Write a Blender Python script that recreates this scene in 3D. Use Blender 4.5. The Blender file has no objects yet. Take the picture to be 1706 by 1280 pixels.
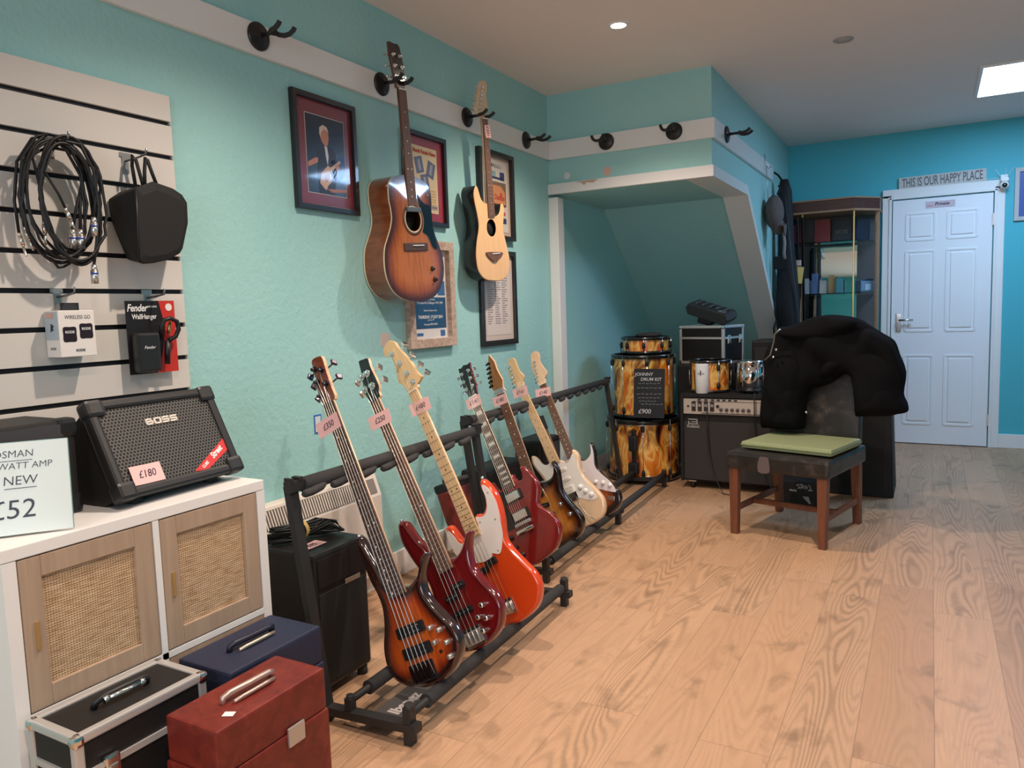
import bpy, bmesh, math, random
from math import pi, sin, cos, sqrt, atan2, radians
from mathutils import Vector, Matrix
from mathutils.geometry import delaunay_2d_cdt
random.seed(7)
SC = bpy.context.scene
COL = SC.collection
# ------------------------------------------------------------------ camera, world, lights, exposure
YAW, PITCH, ROLL, FPX = 0.5092, 0.0966, -0.0328, 1252.64
CX, CZ = 2.1251, 1.1967
_f = Vector((-sin(YAW)*cos(PITCH), cos(YAW)*cos(PITCH), -sin(PITCH)))
_r = Vector((cos(YAW), sin(YAW), 0)); _u = _r.cross(_f)
_r2 = cos(ROLL)*_r + sin(ROLL)*_u; _u2 = -sin(ROLL)*_r + cos(ROLL)*_u
cd = bpy.data.cameras.new('camera'); cam = bpy.data.objects.new('camera', cd); COL.objects.link(cam)
cd.sensor_width = 36; cd.lens = FPX/1706*36; cd.clip_start = .05
cam.matrix_world = Matrix(((_r2.x, _u2.x, -_f.x, CX), (_r2.y, _u2.y, -_f.y, 0), (_r2.z, _u2.z, -_f.z, CZ), (0, 0, 0, 1)))
SC.camera = cam
SC.view_settings.view_transform = 'Standard'; SC.view_settings.look = 'None'; SC.view_settings.gamma = 1
SC.view_settings.use_curve_mapping = False; SC.view_settings.exposure = 0.70
H, YB, XB, YF, XR, YN = 2.527, 4.369, 1.027, 6.973, 4.3, -2.6
W = bpy.data.worlds.new('world'); SC.world = W; W.use_nodes = True
W.node_tree.nodes['Background'].inputs[0].default_value = (.62, .78, 1, 1); W.node_tree.nodes['Background'].inputs[1].default_value = 1.0
def lamp(name, kind, loc, power, color, **k):
    d = bpy.data.lights.new(name, kind); d.energy = power; d.color = color
    for a, v in k.items():
        if a != 'rot': setattr(d, a, v)
    o = bpy.data.objects.new(name, d); COL.objects.link(o); o.location = loc
    if 'rot' in k: o.rotation_euler = k['rot']
    return o
WARM = (1, .835, .71)
for i, (x, y, p) in enumerate([(.81, 3.5, 72), (.95, 1.7, 68), (1.95, 2.6, 70), (1.7, .4, 56), (.85, -.8, 44)]):
    lamp('downlight_glow', 'SPOT', (x, y, H-.012), p, WARM, spot_size=radians(132), spot_blend=.75, shadow_soft_size=.03)
COOL = (.29, .57, 1)
lamp('panel_glow', 'AREA', (2.68, 5.70, H-.02), 18, COOL, shape='RECTANGLE', size=.62, size_y=.74)
lamp('window_daylight', 'AREA', (2.6, YN+.05, 1.45), 24, (.98, .94, 1), shape='RECTANGLE', size=2.6, size_y=1.7, rot=(radians(90), 0, 0))  # added fill lamp at the unseen window opening, lifts the shadows

# ------------------------------------------------------------------ materials
MATS = {}
def srgb(r, g, b):
    f = lambda c: (c/255/12.92 if c <= 10.3 else ((c/255+.055)/1.055)**2.4)
    return (f(r), f(g), f(b), 1)
def mat(name, col, rough=.5, metal=0, spec=.5, coat=0, emit=None, estr=0, trans=0, ior=1.45, alpha=1):
    if name in MATS: return MATS[name]
    m = bpy.data.materials.new(name); m.use_nodes = True
    b = m.node_tree.nodes['Principled BSDF']
    b.inputs['Base Color'].default_value = col if len(col) == 4 else (*col, 1)
    b.inputs['Roughness'].default_value = rough; b.inputs['Metallic'].default_value = metal
    b.inputs['Specular IOR Level'].default_value = spec
    b.inputs['Coat Weight'].default_value = coat; b.inputs['Coat Roughness'].default_value = .05
    b.inputs['Transmission Weight'].default_value = trans; b.inputs['IOR'].default_value = ior
    if emit: b.inputs['Emission Color'].default_value = (*emit, 1); b.inputs['Emission Strength'].default_value = estr
    MATS[name] = m
    return m
class NG:
    """small helper to wire shader nodes"""
    def __init__(s, m): s.m = m; s.t = m.node_tree; s.b = s.t.nodes['Principled BSDF']; s.l = s.t.links
    def n(s, typ, **k):
        x = s.t.nodes.new(typ)
        for a, v in k.items(): setattr(x, a, v)
        return x
    def link(s, a, b): s.l.new(a, b)
    def val(s, sock, v):
        if hasattr(v, 'is_output'): s.l.new(v, sock)
        else: sock.default_value = v
    def math(s, op, a, b=None, c=None, clamp=False):
        x = s.n('ShaderNodeMath', operation=op, use_clamp=clamp); s.val(x.inputs[0], a)
        if b is not None: s.val(x.inputs[1], b)
        if c is not None: s.val(x.inputs[2], c)
        return x.outputs[0]
    def coord(s, which='Object'): return s.n('ShaderNodeTexCoord').outputs[which]
    def xyz(s, v):
        x = s.n('ShaderNodeSeparateXYZ'); s.l.new(v, x.inputs[0]); return x.outputs
    def comb(s, a, b, c):
        x = s.n('ShaderNodeCombineXYZ')
        for i, v in enumerate((a, b, c)): s.val(x.inputs[i], v)
        return x.outputs[0]
    def map(s, v, scale=(1, 1, 1), loc=(0, 0, 0), rot=(0, 0, 0)):
        x = s.n('ShaderNodeMapping'); s.l.new(v, x.inputs[0]); x.inputs['Scale'].default_value = scale
        x.inputs['Location'].default_value = loc; x.inputs['Rotation'].default_value = rot; return x.outputs[0]
    def noise(s, v, scale, detail=3, rough=.5, dist=0):
        x = s.n('ShaderNodeTexNoise'); s.l.new(v, x.inputs['Vector']); x.inputs['Scale'].default_value = scale
        x.inputs['Detail'].default_value = detail; x.inputs['Roughness'].default_value = rough; x.inputs['Distortion'].default_value = dist
        return x.outputs[0]
    def ramp(s, f, stops, interp='LINEAR'):
        x = s.n('ShaderNodeValToRGB'); s.l.new(f, x.inputs[0]); r = x.color_ramp; r.interpolation = interp
        while len(r.elements) < len(stops): r.elements.new(.5)
        for e, (p, c) in zip(r.elements, stops): e.position = p; e.color = c if len(c) == 4 else (*c, 1)
        return x.outputs[0]
    def mix(s, f, a, b, blend='MIX'):
        x = s.n('ShaderNodeMix', data_type='RGBA', blend_type=blend)
        s.val(x.inputs[0], f); s.val(x.inputs[6], a); s.val(x.inputs[7], b); return x.outputs[2]
    def color(s, c): s.l.new(c, s.b.inputs['Base Color'])
    def rough(s, c): s.val(s.b.inputs['Roughness'], c)
    def bump(s, h, strength=.3, dist=.002):
        x = s.n('ShaderNodeBump'); x.inputs['Strength'].default_value = strength; x.inputs['Distance'].default_value = dist
        s.l.new(h, x.inputs['Height']); s.l.new(x.outputs[0], s.b.inputs['Normal'])
def grain(name, c1, c2, rough=.5, scale=40, stretch=(1, .08, 1), coat=0, bump=0):
    """wood with long soft grain along local y (or the axis with the small stretch)"""
    if name in MATS: return MATS[name]
    m = mat(name, c1, rough, coat=coat); g = NG(m); v = g.map(g.coord(), stretch)
    n = g.noise(v, scale, 4, .6, .5); g.color(g.ramp(n, [(.35, c1), (.65, c2)]))
    if bump: g.bump(n, bump, .001)
    return m
def speckle(name, col, col2, rough=.8, scale=300, bump=.4, dist=.001, spec=.5):
    if name in MATS: return MATS[name]
    m = mat(name, col, rough, spec=spec); g = NG(m); n = g.noise(g.coord(), scale, 2)
    g.color(g.ramp(n, [(.4, col), (.65, col2)])); g.bump(n, bump, dist); return m
# painted woodchip wall
M_WALL = mat('turquoise_paint', (.34, .62, .605), .62); g = NG(M_WALL)
n1 = g.noise(g.coord(), 38, 3, .6); n2 = g.noise(g.coord(), 1.3, 2)
g.color(g.mix(g.ramp(n2, [(.35, (0, 0, 0)), (.65, (1, 1, 1))]), (.325, .61, .595, 1), (.355, .64, .62, 1))); g.bump(n1, .55, .006)
M_WALL_COOL = mat('smooth_turquoise_paint', (.07, .46, .54), .55)  # smooth wall; cool far-end light is put into this darker, bluer turquoise
M_CEIL = mat('ceiling_paint', (.86, .79, .76), .7)
M_TRIM = mat('white_gloss_trim', (.80, .79, .77), .32)
M_DOOR = mat('white_door_paint', (.82, .83, .85), .35)
# floor: oak laminate boards 190 mm wide running along y
M_FLOOR = mat('oak_laminate', (.5, .33, .2), .42); g = NG(M_FLOOR)
x, y, z = g.xyz(g.coord()); BW = .19; BL = 1.38
u = g.math('DIVIDE', g.math('SUBTRACT', x, .255), BW); row = g.math('FLOOR', u); fu = g.math('FRACT', u)
wn = g.n('ShaderNodeTexWhiteNoise', noise_dimensions='1D'); g.link(row, wn.inputs['W']); off = wn.outputs[0]
vv = g.math('ADD', g.math('DIVIDE', y, BL), off); brd = g.math('FLOOR', vv); fv = g.math('FRACT', vv)
wn2 = g.n('ShaderNodeTexWhiteNoise', noise_dimensions='2D'); g.link(g.comb(row, brd, 0), wn2.inputs['Vector']); rnd = wn2.outputs[0]
rnd2 = g.xyz(wn2.outputs['Color'])
px = g.math('MULTIPLY', g.math('SUBTRACT', fu, .5), BW)
pv = g.comb(g.math('ADD', px, g.math('MULTIPLY', rnd, 31.0)), g.math('ADD', g.math('MULTIPLY', y, .125), g.math('MULTIPLY', rnd2[1], 17.0)), rnd)
nb = g.noise(pv, 6.0, 1.2, .4, .2)
rings = g.math('POWER', g.math('ADD', .5, g.math('MULTIPLY', g.math('SINE', g.math('ADD', g.math('MULTIPLY', nb, 175), g.math('MULTIPLY', g.noise(g.coord(), 60, 2), 2.2))), .5)), 1.6)
band = g.math('SUBTRACT', 1, g.math('MULTIPLY', g.math('ABSOLUTE', px), 7.5), clamp=True)
amp = g.math('MULTIPLY', rings, g.math('MULTIPLY', band, g.math('ADD', .35, g.math('MULTIPLY', g.math('GREATER_THAN', rnd2[2], .45), .65))))
fine = g.noise(g.comb(g.math('ADD', x, rnd), g.math('MULTIPLY', y, .05), rnd), 160, 3, .6)
knot = g.noise(g.comb(g.math('ADD', x, g.math('MULTIPLY', rnd, 5)), g.math('MULTIPLY', y, .6), rnd), 9, 4, .55, .4)
base = g.ramp(rnd2[0], [(0, (.46, .262, .150)), (.5, (.565, .333, .195)), (1, (.50, .30, .18))])
c = g.mix(g.math('MULTIPLY', amp, .70), base, (.235, .14, .078, 1))
c = g.mix(g.ramp(fine, [(.35, (.25, .25, .25)), (.7, (0, 0, 0))]), c, (.27, .17, .095, 1))
c = g.mix(g.ramp(knot, [(.57, (0, 0, 0)), (.72, (.55, .55, .55))]), c, (.17, .10, .055, 1))
edge = g.math('MINIMUM', g.math('MULTIPLY', g.math('MINIMUM', fu, g.math('SUBTRACT', 1, fu)), BW), g.math('MULTIPLY', g.math('MINIMUM', fv, g.math('SUBTRACT', 1, fv)), BL))
seam = g.math('LESS_THAN', edge, .0012)
c = g.mix(g.math('MULTIPLY', seam, .55), c, (.16, .10, .06, 1)); g.color(c)
g.rough(g.math('ADD', .36, g.math('MULTIPLY', fine, .2))); g.bump(g.math('SUBTRACT', g.math('MULTIPLY', fine, .25), seam), .25, .0012)

BLACK = mat('black_plastic', (.012, .012, .013), .42)
GLOSSBLACK = mat('gloss_black', (.008, .008, .009), .12, coat=.6)
RUBBER = mat('black_foam', (.035, .033, .033), .85)
STEELBLK = mat('black_powder_coat', (.022, .021, .021), .5)
CHROME = mat('chrome', (.78, .78, .78), .14, 1)
NICKEL = mat('satin_nickel', (.52, .50, .48), .3, .75)
ALU = mat('brushed_aluminium', (.62, .60, .58), .36, .55)
GOLD = mat('brass', (.72, .50, .2), .3, 1)
PINK = mat('pink_price_paper', (.86, .50, .48), .8)
INK = mat('dark_ink', (.03, .03, .05), .7)
REDINK = mat('red_ink', (.5, .07, .05), .7)
WHITEINK = mat('white_print', (.82, .82, .8), .5)
WHITEP = mat('white_plastic', (.80, .79, .76), .4)
CREAM = mat('cream_binding', (.80, .66, .42), .35)
DARKGREY = mat('dark_grey', (.05, .05, .055), .5)
STRINGM = mat('string_steel', (.72, .70, .66), .3, 1)
MAPLE = grain('maple_wood', (.70, .45, .22), (.78, .53, .28), .28, 60, (1, .06, 1), coat=.4)
MAPLE2 = grain('pale_maple_wood', (.76, .50, .30), (.82, .58, .38), .28, 60, (1, .06, 1), coat=.4)
ROSEWOOD = grain('rosewood', (.055, .028, .018), (.11, .055, .035), .45, 90, (1, .05, 1))
ROSEWOOD2 = grain('brown_rosewood', (.13, .06, .035), (.20, .10, .06), .45, 90, (1, .05, 1))

# ------------------------------------------------------------------ mesh builder
class MB:
    def __init__(s): s.v = []; s.f = []; s.m = []; s.sm = []; s.at = None
    def add(s, vs, fs, mi=0, smooth=False):
        o = len(s.v); s.v += [Vector(p) for p in vs]
        for f in fs: s.f.append([o+i for i in f]); s.m.append(mi); s.sm.append(smooth)
        return s
    def box(s, c, d, mi=0, R=None, b=0):
        """box centred at c with size d, optional rotation and chamfer b"""
        hx, hy, hz = d[0]/2, d[1]/2, d[2]/2
        if b <= 0:
            vs = [Vector((x, y, z)) for x in (-hx, hx) for y in (-hy, hy) for z in (-hz, hz)]
            fs = [(0, 1, 3, 2), (4, 6, 7, 5), (0, 4, 5, 1), (2, 3, 7, 6), (0, 2, 6, 4), (1, 5, 7, 3)]
        else:
            bm = bmesh.new(); bmesh.ops.create_cube(bm, size=1)
            for v in bm.verts: v.co = Vector((v.co.x*d[0], v.co.y*d[1], v.co.z*d[2]))
            bmesh.ops.bevel(bm, geom=bm.edges[:], offset=min(b, min(d)*.45), segments=2, affect='EDGES', profile=.6)
            bm.verts.index_update(); vs = [v.co.copy() for v in bm.verts]; fs = [[v.index for v in f.verts] for f in bm.faces]; bm.free()
        if R is not None: vs = [R @ v for v in vs]
        return s.add([v+Vector(c) for v in vs], fs, mi)
    def bar(s, p, q, w, h, mi=0, up=(0, 0, 1), b=0):
        p, q = Vector(p), Vector(q); d = q-p; y = d.normalized(); up = Vector(up)
        x = y.cross(up).normalized(); z = x.cross(y)
        return s.box((p+q)/2, (w, d.length, h), mi, Matrix((x, y, z)).transposed(), b)
    def frame(s, d):
        d = d.normalized(); a = Vector((0, 0, 1)) if abs(d.z) < .9 else Vector((1, 0, 0))
        x = d.cross(a).normalized(); return x, d.cross(x)
    def cyl(s, p, q, r, r2=None, n=20, mi=0, cap=True, smooth=True):
        p, q = Vector(p), Vector(q); r2 = r if r2 is None else r2; x, y = s.frame(q-p)
        vs = [c+(x*cos(2*pi*i/n)+y*sin(2*pi*i/n))*rr for c, rr in ((p, r), (q, r2)) for i in range(n)]
        s.add(vs, [(i, (i+1) % n, n+(i+1) % n, n+i) for i in range(n)], mi, smooth)
        if cap: s.add(vs[:n], [list(range(n))[::-1]], mi); s.add(vs[n:], [list(range(n))], mi)
        return s
    def tube(s, pts, r, n=8, mi=0, closed=False, cap=True):
        pts = [Vector(p) for p in pts]; k = len(pts); vs = []; x = None
        rs = r if isinstance(r, (list, tuple)) else [r]*k
        for i in range(k):
            a = pts[(i-1) % k] if (closed or i > 0) else pts[i]; b = pts[(i+1) % k] if (closed or i < k-1) else pts[i]
            d = (b-a).normalized() if (b-a).length > 1e-9 else Vector((0, 0, 1))
            if x is None: x, _ = s.frame(d)
            x = (x-d*x.dot(d)); x = x.normalized() if x.length > 1e-6 else s.frame(d)[0]; y = d.cross(x)
            vs += [pts[i]+(x*cos(2*pi*j/n)+y*sin(2*pi*j/n))*rs[i] for j in range(n)]
        fs = []
        for i in range(k if closed else k-1):
            a, b = i*n, ((i+1) % k)*n
            fs += [(a+j, a+(j+1) % n, b+(j+1) % n, b+j) for j in range(n)]
        s.add(vs, fs, mi, True)
        if cap and not closed: s.add(vs[:n], [list(range(n))[::-1]], mi); s.add(vs[-n:], [list(range(n))], mi)
        return s
    def lathe(s, prof, c=(0, 0, 0), axis=(0, 0, 1), n=40, mi=0, cap=True, smooth=True):
        """prof: list of (radius, height) along axis"""
        a = Vector(axis).normalized(); x, y = s.frame(a); c = Vector(c); k = len(prof)
        vs = [c+a*h+(x*cos(2*pi*j/n)+y*sin(2*pi*j/n))*r for r, h in prof for j in range(n)]
        fs = [(i*n+j, i*n+(j+1) % n, (i+1)*n+(j+1) % n, (i+1)*n+j) for i in range(k-1) for j in range(n)]
        s.add(vs, fs, mi, smooth)
        if prof[0] == prof[-1] or not cap: return s
        if prof[0][0] > 1e-6: s.add(vs[:n], [list(range(n))[::-1]], mi)
        if prof[-1][0] > 1e-6: s.add(vs[-n:], [list(range(n))], mi)
        return s
    def ball(s, c, r, mi=0, n=14, sc=(1, 1, 1)):
        m = n//2; vs = []; c = Vector(c)
        for i in range(1, m):
            t = pi*i/m; vs += [c+Vector((r*sin(t)*cos(2*pi*j/n)*sc[0], r*sin(t)*sin(2*pi*j/n)*sc[1], r*cos(t)*sc[2])) for j in range(n)]
        vs += [c+Vector((0, 0, r*sc[2])), c-Vector((0, 0, r*sc[2]))]; T, B = len(vs)-2, len(vs)-1
        fs = [(i*n+j, i*n+n+j, i*n+n+(j+1) % n, i*n+(j+1) % n) for i in range(m-2) for j in range(n)]
        fs += [(T, j, (j+1) % n) for j in range(n)] + [(B, (m-2)*n+(j+1) % n, (m-2)*n+j) for j in range(n)]
        return s.add(vs, fs, mi, True)
    def prism(s, poly, z0, z1, mi=0, mi_side=None, R=None):
        """poly in xy (any concave ring, counter-clockwise), extruded from z0 to z1; R maps to final space"""
        n = len(poly); R = R or (lambda x, y, z: Vector((x, y, z)))
        vs = [R(x, y, z) for z in (z0, z1) for x, y in poly]
        ms = mi if mi_side is None else mi_side
        s.add(vs, [(i, (i+1) % n, n+(i+1) % n, n+i) for i in range(n)], ms)
        s.add(vs[:n], [list(range(n))[::-1]], mi); s.add(vs[n:], [list(range(n))], mi); return s
    def build(s, name, mats, parent=None, auto=None, bevel=0):
        me = bpy.data.meshes.new(name); me.from_pydata([tuple(v) for v in s.v], [], s.f)
        if not isinstance(mats, (list, tuple)): mats = [mats]
        for m in mats: me.materials.append(m)
        me.polygons.foreach_set('material_index', s.m); me.polygons.foreach_set('use_smooth', s.sm)
        if s.at:
            a = me.attributes.new('edge_dist', 'FLOAT', 'POINT'); a.data.foreach_set('value', s.at)
        bm = bmesh.new(); bm.from_mesh(me)
        if s.at is None: bmesh.ops.remove_doubles(bm, verts=bm.verts[:], dist=1e-6)
        bmesh.ops.recalc_face_normals(bm, faces=bm.faces[:]); bm.to_mesh(me); bm.free(); me.update()
        o = bpy.data.objects.new(name, me); COL.objects.link(o)
        if parent: o.parent = parent
        if bevel:
            b = o.modifiers.new('bevel', 'BEVEL'); b.width = bevel; b.segments = 2; b.limit_method = 'ANGLE'; b.angle_limit = radians(40)
        return o
def tag(o, label, cat, group=None, kind=None):
    o['label'] = label; o['category'] = cat
    if group: o['group'] = group
    if kind: o['kind'] = kind
    return o
def struct(o): o['kind'] = 'structure'; return o
def thing(name, label, cat, loc=(0, 0, 0), rot=(0, 0, 0), group=None, mw=None):
    o = bpy.data.objects.new(name, None); COL.objects.link(o); o.empty_display_size = .05
    if mw is not None: o.matrix_world = mw
    else: o.location = loc; o.rotation_euler = rot
    return tag(o, label, cat, group)
def copy_tree(o, parent=None):
    c = o.copy(); COL.objects.link(c)
    if parent: c.parent = parent
    for ch in [k for k in list(COL.objects) if k.parent == o]: copy_tree(ch, c)
    return c
def text(s, size, M, m, parent=None, name='lettering', align='CENTER', sx=1, depth=.0004, bold=0, shear=0, space=1):
    """flat lettering; M maps text x,y,z to final (parent) space"""
    cu = bpy.data.curves.new(name, 'FONT'); cu.body = s; cu.size = size; cu.align_x = align; cu.align_y = 'CENTER'
    cu.extrude = depth; cu.offset = bold; cu.shear = shear; cu.space_character = space; cu.resolution_u = 3
    t = bpy.data.objects.new(name, cu); COL.objects.link(t); dg = bpy.context.evaluated_depsgraph_get()
    me = bpy.data.meshes.new_from_object(t.evaluated_get(dg)); bpy.data.objects.remove(t); me.name = name
    me.transform(M @ Matrix.Diagonal((sx, 1, 1, 1))); me.materials.clear(); me.materials.append(m)
    o = bpy.data.objects.new(name, me); COL.objects.link(o)
    if parent: o.parent = parent
    return o
def basis(o, x, y):
    """matrix with origin o, x axis, y axis (z = x cross y)"""
    x = Vector(x).normalized(); y = Vector(y); y = (y-x*y.dot(x)).normalized(); z = x.cross(y); o = Vector(o)
    return Matrix(((x.x, y.x, z.x, o.x), (x.y, y.y, z.y, o.y), (x.z, y.z, z.z, o.z), (0, 0, 0, 1)))
def spline(pts, sub=4, closed=True, scale=.001):
    """Catmull-Rom through pts (mm)"""
    P = [Vector((a*scale, b*scale)) for a, b in pts]; n = len(P); out = []
    for i in range(n if closed else n-1):
        p0, p1, p2, p3 = P[(i-1) % n if closed else max(i-1, 0)], P[i], P[(i+1) % n], P[(i+2) % n if closed else min(i+2, n-1)]
        for k in range(sub):
            t = k/sub; a = 2*p1; b = p2-p0; c = 2*p0-5*p1+4*p2-p3; d = -p0+3*p1-3*p2+p3
            out.append((a+b*t+c*t*t+d*t**3)*.5)
    if not closed: out.append(P[-1])
    return [(p.x, p.y) for p in out]
def ccw(poly):
    a = sum(poly[i][0]*poly[(i+1) % len(poly)][1]-poly[(i+1) % len(poly)][0]*poly[i][1] for i in range(len(poly)))
    return poly if a > 0 else poly[::-1]
# ------------------------------------------------------------------ the room
def shell(name, c, d, m): o = MB().box(c, d).build(name, m); return struct(o)
T = .12
shell('floor', ((XR)/2, (YN+YF)/2, -.05), (XR+2*T, YF-YN+2*T, .10), M_FLOOR)
shell('ceiling', ((XR)/2, (YN+YF)/2, H+.05), (XR+2*T, YF-YN+2*T, .10), M_CEIL)
shell('wall_left', (-T/2, (YN+YF)/2, H/2), (T, YF-YN, H), M_WALL)
shell('wall_right', (XR+T/2, (YN+YF)/2, H/2), (T, YF-YN, H), M_WALL_COOL)
shell('wall_far', (XR/2, YF+T/2, H/2), (XR+2*T, T, H), M_WALL_COOL)
# unseen street wall behind the camera, shop window put in for fill daylight
mb = MB(); x0, x1, z0, z1 = 1.2, 4.0, .55, 2.35
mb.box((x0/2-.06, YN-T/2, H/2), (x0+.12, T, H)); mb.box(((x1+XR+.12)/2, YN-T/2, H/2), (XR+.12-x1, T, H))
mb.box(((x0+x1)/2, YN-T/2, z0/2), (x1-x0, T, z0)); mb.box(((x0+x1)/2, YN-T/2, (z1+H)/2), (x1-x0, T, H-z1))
struct(mb.build('wall_front', M_WALL_COOL))
mb = MB()
for a, b in (((x0+.03, z0), (x0+.03, z1)), ((x1-.03, z0), (x1-.03, z1)), (((x0+x1)/2, z0), ((x0+x1)/2, z1)), ((x0, z0+.03), (x1, z0+.03)), ((x0, z1-.03), (x1, z1-.03))):
    mb.bar((a[0], YN-.06, a[1]), (b[0], YN-.06, b[1]), .06, .06, up=(0, 1, 0))
win = struct(mb.build('window_1', M_TRIM))
MB().box(((x0+x1)/2, YN-.06, (z0+z1)/2), (x1-x0-.06, .006, z1-z0-.06)).build('pane', mat('window_glass', (1, 1, 1), .0, trans=1, ior=1.05), win)
# bulkhead of the staircase: a box against the ceiling whose underside runs level and then slopes down
SL = .854; Y1 = 5.29; ZS = 1.92
zs = lambda y: ZS-max(0, y-Y1)*SL
mb = MB(); poly = [(YB, ZS), (Y1, ZS), (YF, zs(YF)), (YF, H), (YB, H)]
mb.prism(ccw(poly), 0, XB, R=lambda a, b, z: Vector((z, a, b))); struct(mb.build('wall_bulkhead', M_WALL))
# white lining of the alcove opening
mb = MB(); mb.box((XB/2+.007, YB-.006, 1.950), (XB+.014, .03, .064)); struct(mb.build('trim_1', M_TRIM, bevel=.003))
mb = MB()
def lining(ya, yb, xa, xb_, t0, t1):
    P = [(y, zs(y)+o) for y, o in ((ya, t0), (yb, t0), (yb, t1), (ya, t1))]
    mb.prism(ccw(P), xa, xb_, R=lambda a, b, z: Vector((z, a, b)))
lining(YB+.009, Y1-.03, XB-.15, XB+.0139, -.002, .0619); lining(Y1-.03, 6.55, XB-.15, XB+.0139, -.002, .0619)
struct(mb.build('trim_2', M_TRIM))
struct(MB().box((.032, YB+.03, ZS/2-.01), (.064, .09, ZS-.02)).build('trim_3', M_TRIM, bevel=.004))
# guitar rail of white board round the room
struct(MB().box((.010, (YN+YB)/2, 2.186), (.020, YB-YN, .110)).build('trim_4', M_TRIM, bevel=.002))
struct(MB().box((XB/2+.01, YB-.010, 2.186), (XB+.02, .020, .110)).build('trim_5', M_TRIM, bevel=.002))
struct(MB().box((XB+.010, (YB+6.15)/2, 2.186), (.020, 6.15-YB, .110)).build('trim_6', M_TRIM, bevel=.002))
struct(MB().box((.008, (1.7+YB-.02)/2, .06), (.016, YB-.02-1.7, .12)).build('baseboard_left', M_TRIM, bevel=.003))
struct(MB().box((.008, (YB+.08+YF)/2, .06), (.016, YF-YB-.08, .12)).build('baseboard_alcove', M_TRIM, bevel=.003))
struct(MB().box(((2.60+XR)/2, YF-.008, .055), (XR-2.60, .016, .11)).build('baseboard_far', M_TRIM, bevel=.003))
struct(MB().box((1.765/2, YF-.008, .055), (1.765, .016, .11)).build('baseboard_far_2', M_TRIM, bevel=.003))
struct(MB().box((XR-.008, (YN+YF)/2, .06), (.016, YF-YN, .12)).build('baseboard_right', M_TRIM, bevel=.003))
# bits of wall damage: missing paint patch, filler spots over the alcove
def decal(name, M, poly, m, parent=None, t=.0008):
    mb = MB(); mb.prism(ccw(poly), 0, t, R=lambda a, b, z: M @ Vector((a, b, z))); return mb.build(name, m, parent)
ML = lambda y, z, x=.0: basis((x, y, z), (0, 1, 0), (0, 0, 1))       # a plane on the wall at x facing +x
MF = lambda x, z, y=YF: basis((x, y, z), (1, 0, 0), (0, 0, 1))       # a plane on a wall facing -y
def ring(r, n=20, sy=1): return [(r*cos(2*pi*i/n), r*sy*sin(2*pi*i/n)) for i in range(n)]
def rect(w, h): return [(-w/2, -h/2), (w/2, -h/2), (w/2, h/2), (-w/2, h/2)]
tag(decal('paint_scar', ML(2.66, 1.09), [(-.035, -.03), (.03, -.032), (.036, .02), (.01, .03), (-.03, .026)], mat('bare_plaster', (.62, .50, .44), .9)), 'small bare pink plaster patch on the wall under the sunburst acoustic guitar', 'paint patch')
tag(decal('filler_spot', MF(.128, 2.025, YB), ring(.021), mat('white_filler', (.72, .74, .74), .9)), 'round white filler spot on the wall just above the alcove lintel', 'filler spot')
tag(decal('filler_spot', MF(.395, 2.022, YB), ring(.024, sy=1.15), mat('pink_filler', (.72, .45, .38), .9)), 'round pinkish filler spot on the wall just above the alcove lintel', 'filler spot')
tag(decal('scuff_mark', MF(.28, 1.972, YB-.0212), [(-.09, .004), (-.05, -.002), (-.03, -.02), (-.015, -.004), (.03, -.012), (.05, .0), (.07, .006), (.02, .008)], mat('brown_scuff', (.55, .38, .28), .9)), 'brown scuff where paint has chipped off the white alcove lintel', 'scuff mark')
# ceiling lights
def downlight(x, y, lit, label):
    t = thing('downlight', label, 'light', (x, y, H), group=None)
    MB().lathe([(.034, -.001), (.036, -.006), (.046, -.006), (.05, -.001)], n=32).build('bezel', M_TRIM if lit else mat('grey_bezel', (.40, .38, .36), .4), t)
    MB().lathe([(.0, -.003), (.034, -.003), (.034, -.0005), (.0, -.0005)], n=28).build('bulb', mat('lit_bulb', (1, 1, 1), .4, emit=(1, .90, .74), estr=30) if lit else mat('unlit_bulb', (.55, .53, .5), .3), t)
downlight(.81, 3.5, True, 'lit round downlight in the ceiling over the hanging guitars')
downlight(1.708, 4.351, False, 'unlit round downlight in the ceiling near the bulkhead corner')
t = thing('ceiling_panel_light', 'bright white rectangular light panel set in the ceiling near the door', 'light', (2.68, 5.705, H))
mb = MB()
for s in (-1, 1): mb.box((s*.32, 0, -.005), (.02, .78, .010)); mb.box((0, s*.38, -.005), (.62, .02, .010))
mb.build('frame', M_TRIM, t)
MB().box((0, 0, -.004), (.62, .74, .004)).build('diffuser', mat('lit_panel', (1, 1, 1), .5, emit=(.80, .92, 1), estr=5), t)
# ------------------------------------------------------------------ far door
D0, DW = 1.841, .688
door = struct(thing('door_1', '', 'door', (D0, YF, 0))); del door['category']; del door['label']
dm = MB(); st = .10; PZ = [(.17, .73), (.93, 1.57), (1.66, 1.87)]; PX = [(.10, .30), (.388, .588)]
dm.box((DW/2, -.012, .995), (DW, .024, 1.975))
for z0, z1 in PZ:
    for x0, x1 in PX:      # raised moulding ring + raised field
        for a, b in (((x0, z0), (x1, z0)), ((x1, z0), (x1, z1)), ((x1, z1), (x0, z1)), ((x0, z1), (x0, z0))):
            dm.bar((a[0], -.024, a[1]), (b[0], -.024, b[1]), .020, .010, up=(0, 1, 0), b=.004)
        dm.box(((x0+x1)/2, -.026, (z0+z1)/2), (x1-x0-.05, .010, z1-z0-.05), b=.005)
dm.build('door_leaf', M_DOOR, door)
fm = MB()
for x in (-.042, DW+.042): fm.box((x, -.014, 1.015), (.07, .028, 2.03), b=.005); fm.box((x+(.024 if x < 0 else -.024), -.018, 1.005), (.022, .036, 2.01), b=.004)
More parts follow.
